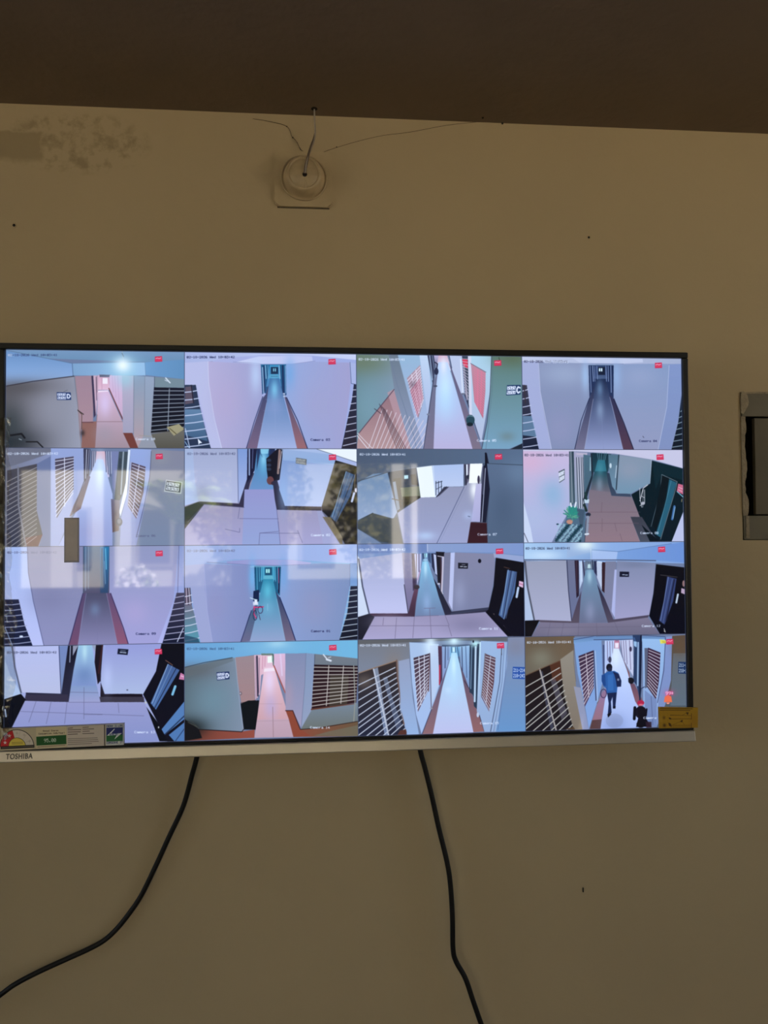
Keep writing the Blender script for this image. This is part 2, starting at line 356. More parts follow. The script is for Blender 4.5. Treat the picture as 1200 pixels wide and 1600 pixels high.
def feed_4(c):
    P, L, G = c.P, c.L, c.G
    P(((120,122,140),(135,145,185),'h'), "28 38 310 40 300 655 28 655")
    P((110,112,130), "28 38 312 40 312 70 200 110 28 165")
    P(((75,72,82),(60,62,80),'v'), "40 180 225 138 225 420 262 580 230 655 40 655")
    P((95,50,60), "150 600 262 580 235 655 150 655")
    for i in range(17): L((180,175,178), [40, 250+i*30, 110, 215+i*29, 225, 160+i*27], 4, .85)
    L((120,120,135), "108 160 112 400 160 655", 10)
    P((105,118,160), "225 138 312 90 312 655 240 655 262 580 225 430")
    P(((150,165,215),(140,155,205),'v'), "312 38 520 40 520 280 440 460 360 655 312 655")
    P(((80,72,92),(70,70,95),'v'), "338 108 455 92 455 300 350 480")
    c.bars("340 108 454 96 452 330 346 480", 13, 1, (215,215,235), 5)
    P((60,60,85), "516 42 560 46 548 250 520 250"); L((190,195,215), "536 50 530 230", 5); L((160,165,190), "552 50 542 200", 4)
    for x in (570, 582, 594): L((90,85,110), [x, 58, x-6+3, 190-(x-570)*2], 5); L((210,205,225), [x+6, 60, x+2, 170], 3)
    P(((225,175,190),(190,200,240),'v'), "598 60 650 60 680 220 545 300 590 150")
    P(((190,205,245),(150,162,215),'v'), "600 110 640 110 700 330 700 655 360 655 480 420 545 240")
    G((215,235,255), 620, 190, 28, 110, .95); G((150,150,200), 560, 560, 120, 80, .4)
    P(((95,90,120),(110,85,95),'v'), "545 210 560 220 500 420 430 470 455 400")
    L((60,60,90), "520 250 450 440", 4)
    for x in (655, 668, 682, 694): L((80,85,120), [x, 60, x+5, 190+(x-655)], 5); L((200,205,230), [x+7, 62, x+10, 200], 4)
    P((120,130,175), "690 60 745 62 735 330 700 290")
    P((65,80,92), "740 62 796 62 785 280 745 370 710 370"); L((150,165,180), "768 66 752 330", 9); L((50,60,75), "748 110 742 330", 14, .7)
    P((225,235,250), "798 50 812 50 790 330 750 470 742 440 782 260")
    P(((110,105,130),(90,70,75),'v'), "690 360 745 370 740 560 700 570")
    P(((150,170,225),(140,150,200),'v'), "812 44 945 50 930 280 850 655 745 655 755 470 800 300")
    P(((85,70,90),(100,80,100),'v'), "820 130 908 158 895 320 850 485 795 400")
    c.bars("826 134 908 160 852 485 800 405", 14, 1, (205,205,230), 5); L((180,180,200), "815 130 812 200 798 400", 7, .6)
    P(((135,135,155),(120,135,165),'v'), "945 50 1155 60 1155 655 850 655 930 280")
    L((60,65,90), "944 60 935 220 900 400 850 600", 3); G((150,152,160), 1000, 100, 60, 60, .5)
    P((190,195,200), "1038 240 1142 256 1135 330 1025 315"); sign(c, "1042 246 1136 260 1128 322 1032 308", (60,65,85), '', (215,220,225))
    c.E((70,75,95), 742, 505, 20, 26); c.E((110,115,130), 742, 500, 12, 16); c.E((90,90,110), 447, 448, 9, 7)
    stamp(c, 42, 67, 358, "42", WHITE); cam(c, 850, 585, "06", (90,95,130), 970); rec(c, 972, 75)

def feed_5(c):
    P, L, G = c.P, c.L, c.G
    P(((165,180,225),(175,175,225),'v'), "38 46 1112 50 1112 645 38 645")
    P(((165,180,215),(185,200,240),'v'), "38 46 90 46 100 220 125 378 38 405")
    P(((165,172,205),(185,190,225),'v'), "90 46 370 48 372 386 125 376 100 220"); G((150,155,180), 150, 330, 50, 60, .6)
    P(((125,155,215),(175,185,230),'v'), "366 48 430 50 425 240 410 300 376 390"); L((70,80,120), "366 50 372 386", 3)
    P(((150,140,165),(170,165,210),'v'), "38 400 130 372 380 384 412 300 440 200 590 200 610 400 660 402 890 410 1040 645 38 645")
    P((50,55,60), "38 408 125 376 160 392 38 545")
    P(((50,50,80),(55,50,75),'v'), "470 200 444 262 410 412 130 388 130 374 376 388 424 240 440 190")
    P((28,30,62), "428 48 490 48 484 160 440 240 425 260"); L((150,170,215), "440 50 440 210", 8); L((120,130,180), "462 50 458 170", 3)
    P(((60,130,180),(110,150,205),'v'), "488 48 580 48 580 230 600 330 430 330 470 200")
    P((35,50,90), "488 48 512 48 500 110 485 180"); P((35,50,90), "560 48 600 48 590 200 560 110")
    P((130,200,230), "508 50 562 50 555 80 512 80"); L((30,60,110), "500 52 512 84 522 100", 5); L((30,60,110), "572 52 560 84", 5)
    G((150,225,250), 528, 120, 18, 50, .9); G((90,170,215), 528, 170, 30, 60, .6)
    P((25,25,40), "545 110 612 50 650 52 628 240 560 270 548 180"); L((150,120,115), "628 60 618 200", 14); L((215,200,205), "640 66 626 170", 4)
    for y in (120, 150, 175): c.E((45,55,80), 562, y, 14, 10)
    c.E((110,65,70), 570, 245, 22, 26); c.E((60,45,60), 590, 262, 16, 12)
    P(((150,150,205),(150,165,215),'v'), "410 300 600 300 632 640 396 640")
    P(((45,45,70),(48,45,65),'v'), "585 250 612 240 660 402 890 408 888 432 610 426 598 360")
    P(((120,150,205),(165,185,230),'v'), "650 50 985 90 960 170 893 406 662 402 625 300 640 150"); G((150,190,240), 650, 330, 30, 120, .5)
    P(((175,195,230),(150,185,225),'v'), "640 50 850 52 980 90 965 150 650 120", .6)
    P((240,245,255), "860 50 1112 52 1112 132 985 92"); L((90,100,110), "860 52 985 92 1112 135", 3)
    P(((20,22,30),(20,20,34),'v'), "975 120 1112 160 1112 640 1010 640 893 440 890 406 940 240")
    P((60,90,130), "1040 188 1098 212 1070 340 980 505 942 470 1010 330"); L((130,170,205), "1042 190 955 470", 4); L((25,35,60), "1090 212 975 505", 4); L((90,130,170), "1065 200 965 490", 3)
    L((170,150,130), "1098 205 1095 300", 3); L((190,200,230), "1092 325 1078 375", 14); c.E((220,215,230), 1103, 306, 8, 14)
    P(((160,165,205),(165,172,215),'v'), "890 432 960 500 1035 640 900 640 860 432", .6); P((120,105,80), "895 470 945 472 1020 600 1020 640 1005 640", .9)
    for l in ("160 392 60 500", "160 394 410 412", "290 545 380 565 380 540", "500 640 505 570 620 560", "620 500 632 640", "380 480 620 482", "380 412 370 480", "610 426 625 560", "740 555 770 630", "505 570 750 572"): L((95,95,140), l, 3, .8)
    sign(c, "730 104 796 114 794 150 728 140", (95,100,105), '', (180,180,175))
    stamp(c, 56, 72, 355, "42", (90,95,130)); cam(c, 824, 576, "02"); rec(c, 934, 84)

def feed_6(c):
    P, L, G = c.P, c.L, c.G
    P((70,85,110), "50 50 1088 52 1088 640 50 640")
    P(((78,92,115),(88,110,140),'h'), "50 50 1085 52 1085 145 850 138 520 150 380 170 240 195 55 240")
    P(((85,100,120),(110,125,150),'h'), "50 230 240 195 380 165 520 150 530 160 420 175 240 200 55 270", .8)
    P(((110,140,175),(150,170,205),'v'), "55 260 150 205 240 198 300 440 265 500 150 445 58 495")
    P(((70,78,85),(60,68,75),'v'), "58 495 150 445 270 478 300 470 335 640 200 620 58 540")
    P(((120,140,175),(110,130,165),'v'), "55 540 210 634 55 634")
    L((60,70,85), "58 250 240 195", 4); L((40,50,60), "60 490 150 445", 4)
    P((35,48,70), "242 195 418 168 445 350 302 440"); P((18,22,34), "275 235 322 228 328 410 302 440 290 300")
    P((150,175,205), "272 255 290 250 318 420 300 432", .7); P((45,60,85), "330 180 418 170 430 290 335 300"); P((190,230,240), "342 214 368 212 368 234 343 237"); P((15,20,32), "382 210 412 206 430 275 390 270")
    P((110,115,95), "320 290 436 280 444 348 330 360"); P((40,38,34), "332 345 440 340 442 352 335 410"); L((60,50,45), "270 358 330 372 400 370", 5)
    P((245,250,255), "420 166 514 154 540 348 445 350"); P((200,215,240), "514 154 528 152 542 345 536 350")
    P(((175,195,235),(200,210,240),'v'), "526 152 712 144 712 282 590 284 540 345")
    P(((150,152,180),(160,165,205),'v'), "302 445 445 350 540 350 620 284 712 284 735 250 820 250 820 500 760 500 735 632 340 632")
    P(((70,70,95),(90,90,115),'v'), "542 345 590 284 622 284 560 340"); L((35,40,60), "545 345 605 284", 5)
    for x in (540, 556, 574): L((40,50,70), [x, 250, x, 335-(x-540)*.8], 4); 
    L((40,50,70), "538 262 578 250", 4); L((40,50,70), "540 300 578 280", 3)
    P((90,85,110), "712 144 752 142 750 240 722 280"); L((30,35,55), "722 150 728 270", 7); c.E((35,40,60), 742, 224, 10, 14); P((230,235,250), "728 146 738 146 738 210 728 215")
    P((255,255,255), "752 142 830 140 815 260 745 262"); G((255,255,255), 778, 300, 26, 60, .9)
    c.E((60,55,80), 806, 240, 8, 26); L((180,180,200), "830 150 825 260", 5)
    P(((195,190,225),(175,172,215),'v'), "790 270 830 262 815 500 760 500")
    P((25,28,50), "845 75 857 75 872 150 876 300 852 505 815 500 830 160 846 150"); L((170,175,200), "848 170 838 330 826 500", 5); L((120,125,160), "834 160 832 330", 3); L((14,16,30), "850 76 852 150", 8)
    P(((90,110,140),(80,100,128),'v'), "858 140 1088 150 1088 632 860 632 862 500 876 300"); G((120,150,180), 1060, 200, 90, 80, .4); G((70,90,118), 960, 420, 70, 130, .5)
    L((55,68,85), "858 140 1085 150", 3)
    P(((55,25,35),(60,28,38),'v'), "756 502 856 508 862 632 735 632"); L((90,50,55), "758 504 856 508", 3)
    L((70,80,120), "715 285 625 470 545 632", 3); L((120,125,160), "735 280 560 632", 2, .5); G((190,215,250), 475, 585, 60, 26, .7); G((185,205,245), 740, 460, 30, 26, .5); L((80,90,120), "740 465 752 468", 4)
    stamp(c, 68, 78, 354, "41", WHITE); cam(c, 800, 570, "07"); rec(c, 908, 80)

def feed_7(c):
    P, L, G = c.P, c.L, c.G
    P(((205,185,220),(170,180,220),'v'), "65 50 360 52 360 420 300 520 240 630 65 630")
    G((225,175,205), 110, 130, 120, 80, .7); G((120,180,215), 250, 330, 80, 100, .6); G((175,190,225), 120, 480, 120, 90, .6)
    P((205,215,240), "65 370 110 540 125 630 65 630"); L((80,80,100), "68 570 92 625", 4)
    P((205,200,225), "65 50 1075 50 1075 165 880 112 640 75 400 62 65 60")
    P(((60,80,95),(85,110,125),'v'), "355 62 385 62 390 380 372 400 355 390"); L((150,160,170), "366 64 372 380", 5); L((35,55,70), "378 64 386 380", 4)
    P(((170,165,195),(140,160,180),'v'), "385 64 470 70 440 420 390 420"); P((190,180,200), "400 72 470 74 466 86 402 84")
    for x in (402, 416, 430, 440): L((60,70,85), [x, 100, x+8, 415], 5); 
    for x in (408, 424, 436): L((215,215,230), [x, 100, x+8, 415], 4)
    P(((75,110,130),(70,100,120),'v'), "445 80 500 90 500 205 450 355"); L((150,185,200), "490 100 488 180", 8)
    P((30,45,60), "490 72 530 72 510 180 500 230 450 400 440 360 495 210")
    P(((20,50,65),(30,70,85),'v'), "500 70 620 78 600 190 505 190"); P((40,115,135), "535 115 580 115 590 190 515 190"); 
    for x in (532, 545, 560, 578, 590): L((90,140,155), [x, 70, x-(x-560)*.3, 115], 3)
    P(((25,75,90),(125,110,125),'v'), "515 185 590 185 640 330 480 330 500 230"); G((70,150,165), 550, 170, 22, 40, .6); G((150,170,190), 545, 265, 20, 50, .5)
    P(((125,112,125),(150,120,130),'v'), "480 300 640 320 745 340 810 470 740 470 800 630 420 630 470 440")
    P(((40,60,80),(60,75,100),'v'), "590 190 612 200 650 325 740 325 745 345 620 338 600 260")
    P(((80,115,135),(115,150,175),'v'), "602 80 672 84 655 320 625 280 605 180"); L((30,45,60), "668 84 650 300", 6); c.E((200,220,230), 616, 150, 7, 16); L((190,210,225), "654 150 646 225", 5)
    P(((135,150,170),(115,150,175),'v'), "674 84 876 112 865 260 738 326 654 322"); G((150,155,175), 740, 180, 80, 60, .6)
    L((190,200,215), "876 112 866 260", 3); L((120,140,160), "674 84 654 322", 3)
    P(((10,32,40),(12,28,40),'v'), "878 118 1075 168 1075 450 1000 625 920 625 810 500 745 330 866 262")
    P((18,50,62), "880 120 1075 170 1075 240 940 205 900 300", .5)
    L((110,125,135), "940 205 1038 250 1030 290 930 610", 4); L((100,115,125), "940 205 928 320 870 530", 3)
    P((12,24,32), "945 212 985 226 960 350 900 560 880 520"); P((35,95,120), "988 234 1035 256 1000 380 930 600 898 580 965 380"); L((80,140,160), "1000 245 910 580", 3)
    P((215,100,130), "1045 262 1075 270 1075 330 1035 310"); L((240,210,225), "1048 285 1072 295", 3); L((240,210,225), "1046 300 1070 312", 3); L((120,180,200), "1038 312 1075 345", 6); L((130,120,90), "1068 360 1066 375", 6)
    L((60,110,170), "1020 405 1005 485", 14); L((150,195,225), "1024 410 1010 480", 4); P((190,195,230), "1075 440 1080 626 1000 626")
    P(((60,62,75),(75,80,95),'v'), "740 470 812 470 905 625 800 625"); P((12,24,34), "810 520 925 625 862 625")
    L((215,210,215), "800 370 822 290 850 270", 5); L((200,200,205), "800 400 830 385 830 300", 4); L((200,195,205), "810 340 828 350", 4); L((190,190,200), "800 290 800 350 812 410", 4); L((170,170,180), "822 290 818 410", 3); c.E((180,180,190), 820, 385, 12, 10)
    P(((70,105,130),(85,110,135),'v'), "355 400 455 430 450 630 260 630 330 490"); P((60,75,95), "400 420 450 425 430 580", .6)
    for i in range(150):
        x = 265+((i*73) % 160); y = 515+((i*47) % 112); x = x + (625-y)*.12
        if (i*31) % 3: c.E((155,200,215), x, y, 6, 3, .9, i)
        else: c.E((22,60,75), x, y, 8, 5, .9, i)
    for i in range(26): L((50,135,125) if i % 2 else (90,170,140), [365, 470, 365+60*math.cos(i*.7)*(.5+.5*((i*37) % 7)/7), 450+45*math.sin(i*.7+.4)*(.6+.4*((i*17) % 5)/5)], 6)
    P((35,150,130), "345 402 400 405 405 460 350 455", .8); L((235,240,245), "362 385 366 405", 9); L((235,240,245), "395 380 388 408", 8)
    c.E((190,130,110), 354, 500, 20, 14); P((200,140,120), "336 494 374 494 366 515 346 515")
    P((190,210,225), "446 360 480 360 476 384 450 384"); L((30,60,60), "455 320 462 358", 12); L((30,50,50), "448 395 460 430", 16); c.E((35,45,65), 472, 455, 16, 12)
    L((140,150,170), "470 470 462 580", 16); L((60,70,90), "460 480 448 625", 4); L((220,225,235), "452 578 472 576", 10)
    for l in ("560 480 558 560", "480 440 800 440", "470 510 790 510", "640 510 650 560", "672 575 685 620", "560 380 555 440"): L((110,85,100), l, 3, .7)
    sign(c, "288 188 326 170 326 236 292 258", (70,85,95), '', (215,220,235))
    stamp(c, 76, 78, 355, "41", (75,75,100)); cam(c, 802, 564, "08", WHITE, 915); rec(c, 908, 78)

def feed_8(c):
    P, L, G = c.P, c.L, c.G
    P(((135,135,180),(150,150,205),'v'), "25 52 1155 52 1155 675 25 675")
    P(((165,185,235),(190,195,245),'v'), "25 58 165 56 170 200 200 380 272 675 200 675 150 540 115 385 25 385")
    P(((130,132,170),(145,145,190),'v'), "165 56 515 54 515 350 425 675 270 675 205 400 172 220"); G((125,125,165), 300, 380, 120, 90, .5)
    L((90,95,140), "165 58 172 220 205 400 272 675", 4)
    P(((145,150,190),(165,160,215),'v'), "680 54 1125 52 1120 200 1085 420 1015 665 800 668 680 350"); G((185,165,215), 840, 470, 90, 90, .5)
    P(((130,150,205),(180,180,235),'v'), "1118 52 1155 52 1155 350 1110 360 1015 665 985 665 1085 400")
    L((80,85,130), "1120 52 1112 350", 3)
    P(((60,100,140),(85,80,110),'v'), "515 54 680 54 680 350 515 350"); L((150,170,200), "530 60 530 330", 8, .5); L((140,165,195), "548 60 548 320", 6, .5); L((60,75,100), "516 60 516 350", 4)
    P(((25,120,175),(45,70,110),'v'), "622 60 676 60 672 350 622 350"); L((110,200,235), "655 70 660 200", 5); L((20,60,100), "632 70 632 300", 6); L((120,160,200), "648 150 655 290", 4)
    P(((75,75,105),(140,135,180),'v'), "518 348 668 348 735 668 480 670")
    G((120,150,190), 590, 450, 30, 40, .5)
    P(((85,70,110),(120,75,110),'v'), "512 350 535 348 512 460 484 670 425 675 470 500"); P(((95,75,115),(150,85,115),'v'), "660 348 690 350 800 668 732 668 690 480")
    L((50,45,90), "514 350 425 675", 5); L((55,40,85), "688 350 770 570 800 668", 5); L((150,150,190), "535 350 484 670", 2); L((150,150,190), "662 350 732 668", 2); L((120,115,160), "600 460 606 668", 2, .7)
    P(((35,38,65),(22,30,62),'v'), "25 385 112 385 150 540 202 675 25 675"); c.bars("25 400 118 395 198 665 25 680", 8, 0, (165,170,205), 5, bow=3); L((170,190,225), "30 560 75 670", 4); c.E((210,220,240), 130, 614, 12, 6)
    P(((70,65,90),(20,25,50),'v'), "1105 350 1155 350 1155 662 1015 665 1072 480"); c.bars("1105 360 1155 350 1155 650 1020 665", 8, 0, (185,180,215), 5); L((190,195,220), "1148 570 1110 655", 6)
    stamp(c, 42, 86, 350, "42", (95,100,140)); cam(c, 848, 597, "09", DARK, 972); rec(c, 972, 84)

def feed_9(c):
    P, L, G = c.P, c.L, c.G
    P(((140,165,215),(130,180,225),'h'), "38 42 1115 42 1115 650 38 650")
    P(((150,170,220),(165,185,235),'h'), "38 44 1115 42 1115 162 900 150 650 132 350 132 160 158 38 175")
    P(((150,150,205),(175,175,225),'h'), "300 145 450 134 700 136 830 155 820 165 640 172 470 168 310 160"); L((110,115,165), "180 150 450 168 640 172 910 162", 3)
    P(((145,155,205),(130,140,190),'h'), "160 160 450 170 476 180 476 420 388 645 212 648 178 440 160 300"); 
    P(((140,160,210),(125,145,190),'h'), "640 175 900 160 1070 165 1068 300 1000 635 728 638 632 370")
    G((150,145,190), 230, 420, 70, 130, .5); G((110,180,235), 462, 240, 24, 100, .9); G((110,170,230), 655, 240, 30, 100, .7); G((150,150,190), 850, 420, 120, 150, .6)
    P(((160,165,210),(160,165,210),'v'), "38 170 160 160 165 320 185 470 214 648 140 648 100 470 78 305 38 305"); L((165,170,215), "160 160 180 450 212 645", 4)
    P(((100,140,200),(120,160,215),'v'), "1068 160 1115 162 1115 300 1072 300"); L((90,110,160), "1068 165 1068 300", 3)
    P(((22,80,120),(28,100,140),'v'), "474 176 640 176 632 360 610 340 478 340")
    P((50,150,190), "520 180 600 180 605 262 512 262"); P((25,80,115), "540 184 584 184 584 232 540 232"); P((170,245,240), "546 194 570 194 570 218 546 218"); L((20,70,110), "558 192 558 220", 3)
    P((90,180,205), "535 234 588 234 592 256 528 256")
    for x in (490, 504, 516, 530, 592, 604, 620): L((90,180,215), [x, 182, x+2, 320 if x in (490, 620) else 270], 4)
    L((30,20,60), "626 190 626 340", 8); L((160,60,110), "624 190 626 280", 4); L((150,210,230), "450 180 640 178", 3)
    P(((40,140,175),(150,165,205),'v'), "530 256 590 256 612 360 666 640 444 640 510 340"); G((90,200,225), 556, 330, 26, 50, .8); G((120,190,220), 556, 430, 40, 50, .5); L((130,190,220), "556 410 556 450", 4)
    P(((50,95,130),(110,105,140),'v'), "500 380 480 500 444 640 388 645 440 480"); P(((45,65,105),(125,105,130),'v'), "605 330 632 370 728 636 666 640 628 440")
    L((35,40,90), "455 450 388 645", 4); L((25,35,85), "632 370 690 520 728 636", 5); L((150,180,205), "612 380 666 640", 2)
    P((18,35,75), "468 330 504 322 502 395 466 390"); P((210,215,235), "464 398 496 396 498 418 466 418"); P((235,238,248), "474 380 492 382 490 410 476 410")
    L((200,225,235), "448 372 470 380 490 385", 5)
    L((235,50,110), "474 425 470 470 486 500", 6); L((220,45,110), "490 430 528 428", 8); L((225,60,120), "470 430 505 432", 7)
    t = np.linspace(0, 6.3, 20)
    L((60,40,80), np.c_[510+15*np.cos(t), 446+22*np.sin(t)].ravel(), 4); L((40,45,80), np.c_[478+12*np.cos(t), 480+30*np.sin(t)].ravel(), 4); L((70,60,90), "500 470 510 508", 4)
    P((80,70,90), "38 308 76 308 84 415 38 415"); L((190,170,190), "50 310 54 410", 6); L((200,190,205), "66 310 74 410", 5)
    P(((110,110,130),(80,160,180),'v'), "38 415 84 415 100 470 136 650 38 650"); c.bars("38 340 78 330 134 640 38 660", 7, 0, (215,215,235), 5, bow=2); P((30,60,90), "38 600 122 620 134 650 38 650", .7)
    P(((38,42,65),(22,26,42),'v'), "1072 302 1115 302 1115 632 1000 636 1050 470"); c.bars("1070 310 1115 305 1112 625 1005 640", 9, 0, (185,195,210), 5)
    stamp(c, 56, 72, 355, "42", (110,115,150)); cam(c, 826, 572, "01", DARK); rec(c, 940, 72)

def feed_10(c):
    P, L, G = c.P, c.L, c.G
    P(((125,150,200),(110,140,190),'h'), "58 32 1090 32 1090 150 58 130")
    P(((140,160,205),(125,150,205),'h'), "495 34 1090 32 1090 110 900 92 495 85"); P((110,135,190), "58 36 490 34 490 88 58 95"); L((190,200,230), "492 34 493 84", 5)
    P((210,220,240), "60 110 75 130 90 300 130 468 60 492")
    P(((165,170,205),(200,200,240),'v'), "68 128 335 92 350 290 370 470 135 468 95 310"); L((80,85,110), "66 130 90 300 130 466", 9)
    P(((150,145,175),(120,110,150),'v'), "335 92 400 92 405 350 372 460 350 290"); L((40,40,60), "348 290 372 468", 4)
    P((70,55,85), "395 95 420 95 420 310 402 330"); P((190,190,225), "412 98 455 98 452 200 425 300"); L((60,50,80), "424 98 424 300", 4); L((190,110,150), "448 200 430 260", 3); L((60,55,90), "440 98 440 210", 4)
    P(((110,150,200),(120,140,180),'v'), "455 94 520 94 525 190 450 190"); P((60,80,120), "458 94 476 94 472 150 462 150"); P((60,80,120), "494 94 512 94 514 160 496 140"); P((170,235,245), "472 96 492 96 490 120 474 120"); L((40,60,100), "480 96 480 118", 3); P((140,190,225), "468 130 492 130 498 142 462 142")
    P(((130,200,235),(110,130,170),'v'), "462 145 495 145 525 240 600 480 412 488 440 300 455 180"); G((200,240,255), 480, 190, 10, 50, .9); G((150,180,225), 488, 400, 24, 60, .7); G((120,145,190), 485, 290, 34, 70, .4)
    P((40,45,75), "515 95 545 95 550 240 520 180"); P((190,200,235), "530 98 556 110 556 235 540 220"); 
    P((28,26,38), "545 85 600 88 595 118 572 120 572 290 556 285"); L((200,190,205), "556 112 590 118", 5)
    P((60,35,45), "572 120 580 120 582 345 572 320"); L((200,190,210), "590 120 580 340", 11); c.E((200,195,215), 562, 285, 9, 6); c.E((205,200,215), 580, 345, 9, 6)
    P(((120,122,150),(130,130,165),'v'), "596 92 638 90 640 300 635 460 590 360"); P((200,205,245), "636 92 664 90 648 458 622 400 628 300", .9)
    P(((135,135,165),(125,130,165),'v'), "662 90 912 100 905 250 868 434 645 456"); G((165,170,205), 690, 350, 40, 90, .5)
    P(((110,70,95),(60,40,60),'v'), "440 290 420 400 412 490 135 486 135 468 372 468 410 320"); P(((35,40,60),(40,38,60),'v'), "530 250 560 300 640 458 868 432 890 460 850 460 650 478 600 480 560 360"); L((50,55,80), "640 470 865 440", 14)
    P((30,30,45), "60 490 130 470 165 490 88 630 60 632"); P(((155,145,180),(175,165,205),'v'), "165 488 412 488 600 480 850 462 985 612 88 630")
    G((120,115,150), 760, 540, 160, 60, .6); G((185,170,200), 250, 520, 110, 50, .5)
    P(((14,14,24),(8,10,30),'v'), "915 122 1090 155 1090 612 1020 612 868 440 900 300")
    P((70,100,150), "985 200 1045 212 1030 340 965 508 930 480 965 340"); L((140,175,215), "992 200 945 480", 4); L((30,35,60), "1010 205 958 495", 4); L((120,150,190), "1022 210 962 505", 3); L((60,75,110), "1040 215 975 500", 5); L((90,60,50), "965 182 1000 192", 4)
    P((190,190,225), "900 95 1090 115 1090 152 905 124", .5)
    P((225,180,210), "1058 268 1084 275 1082 312 1055 300"); L((190,80,130), "1060 285 1080 292", 4); L((185,205,235), "1052 312 1042 368", 14); L((170,170,185), "960 545 1010 610", 4); c.E((110,90,90), 900, 476, 5, 7)
    P((10,10,26), "870 442 1020 612 985 612 850 462", 1)
    for l in ("220 495 215 540", "300 495 290 625", "410 490 400 620", "505 440 515 620", "470 437 540 435", "620 545 640 610", "130 545 620 545", "600 480 625 545", "420 485 560 482"): L((110,100,130), l, 3, .8)
    c.E((60,50,60), 425, 305, 18, 14); c.E((12,14,30), 815, 144, 10, 13)
    P((28,30,45), "682 154 744 157 742 192 682 190"); L((190,190,205), "696 178 710 178", 5); L((190,190,205), "718 180 734 180", 5); L((150,150,170), "705 166 725 167", 3)
    stamp(c, 70, 64, 358, "42", WHITE); cam(c, 810, 556, "11", WHITE, 924); rec(c, 916, 66)

def feed_11(c):
    P, L, G = c.P, c.L, c.G
    P(((150,185,235),(130,165,220),'h'), "70 28 1088 28 1088 165 70 140")
    P(((170,205,240),(130,165,215),'h'), "70 30 500 30 500 132 70 130"); P((150,175,215), "340 32 500 32 495 90 340 125", .7)
    P((165,190,235), "498 80 660 88 650 138 498 138"); P(((120,160,220),(105,145,215),'h'), "660 86 1082 30 1088 160 900 145 655 140"); L((90,120,170), "498 76 660 88 1000 40", 3); L((180,200,225), "490 70 492 138", 5)
    G((245,255,240), 455, 45, 45, 24, 1); G((215,235,245), 455, 50, 90, 40, .6); G((220,240,255), 200, 110, 110, 30, .6)
    P(((155,158,180),(175,175,205),'v'), "78 145 335 140 345 290 368 520 140 508 100 320"); L((85,88,105), "78 145 95 310 135 506", 10)
    P((180,195,225), "70 150 85 290 130 508 76 512")
    L((70,75,100), "70 135 340 138 650 140 900 146", 5)
    P(((110,115,145),(105,112,150),'v'), "338 142 390 142 410 380 372 510 350 330"); L((30,32,60), "340 142 350 330 370 520", 4)
    P((42,30,50), "388 142 414 142 416 360 400 375"); L((80,55,70), "400 145 404 340", 4); P((185,200,230), "416 148 436 148 440 270 420 320"); L((210,225,245), "432 150 432 270", 6); L((50,45,75), "440 146 452 250", 7)
    P(((80,95,120),(90,110,140),'v'), "455 145 512 145 515 200 450 205"); 
    for x in (460, 470, 482, 495, 505): L((150,160,180), [x, 150, x, 190], 3)
    P((190,220,225), "472 165 488 165 490 190 470 190"); L((30,40,70), "500 145 506 220", 6)
    P(((110,150,180),(105,110,140),'v'), "462 200 505 200 545 330 598 528 415 530 432 370 450 240"); G((180,215,230), 482, 240, 14, 40, .8); G((150,155,190), 485, 460, 30, 60, .6)
    P((40,45,80), "510 145 530 145 530 240 512 215"); P((190,200,225), "526 148 560 150 560 330 530 250"); P((55,32,42), "560 152 582 155 582 350 560 330"); L((80,55,70), "590 190 590 225", 8); L((210,225,240), "535 150 560 156", 6)
    P(((125,128,155),(130,130,165),'v'), "582 148 650 148 645 320 632 510 575 380"); P((190,195,245), "640 200 656 200 645 508 620 460", .8)
    P(((130,138,170),(165,160,200),'v'), "655 146 898 160 888 320 858 486 640 510"); G((110,120,150), 770, 170, 110, 20, .5)
    P(((70,60,85),(90,78,95),'v'), "430 330 416 530 180 525 150 508 368 518 405 400"); P(((40,38,65),(85,75,95),'v'), "530 290 578 380 632 510 858 484 850 500 640 528 598 530 560 410")
    P((12,12,20), "76 512 168 510 118 610 76 612"); P(((130,120,145),(110,105,130),'v'), "170 522 368 530 598 530 850 500 925 605 118 612"); G((140,130,150), 320, 580, 120, 30, .5)
    P(((14,14,22),(8,10,26),'v'), "902 168 1088 190 1088 605 925 602 858 490 885 350")
    P((50,65,115), "972 245 1032 260 1010 400 955 545 920 520 950 400"); L((110,130,180), "980 250 930 520", 4); L((90,110,160), "1005 262 945 535", 3); L((28,32,60), "1018 265 965 520", 8); L((60,55,60), "930 235 1035 250", 5)
    c.E((150,110,110), 1077, 290, 9, 20); P((190,160,185), "1062 318 1086 326 1084 358 1060 348"); L((190,205,220), "1040 358 1030 408", 12); L((190,190,200), "952 570 960 592", 4); c.E((190,180,160), 955, 585, 4, 5)
    for l in ("235 528 220 608", "320 528 305 610", "415 530 410 610", "525 530 530 605", "640 528 670 600", "170 556 880 556"): L((95,88,112), l, 3, .55)
    P((22,26,48), "672 212 732 214 731 246 671 245"); L((170,180,205), "690 232 702 232", 5); L((170,180,205), "708 234 722 234", 5)
    stamp(c, 82, 58, 362, "41", (60,70,100)); cam(c, 812, 545, "12", WHITE, 926); rec(c, 915, 58)

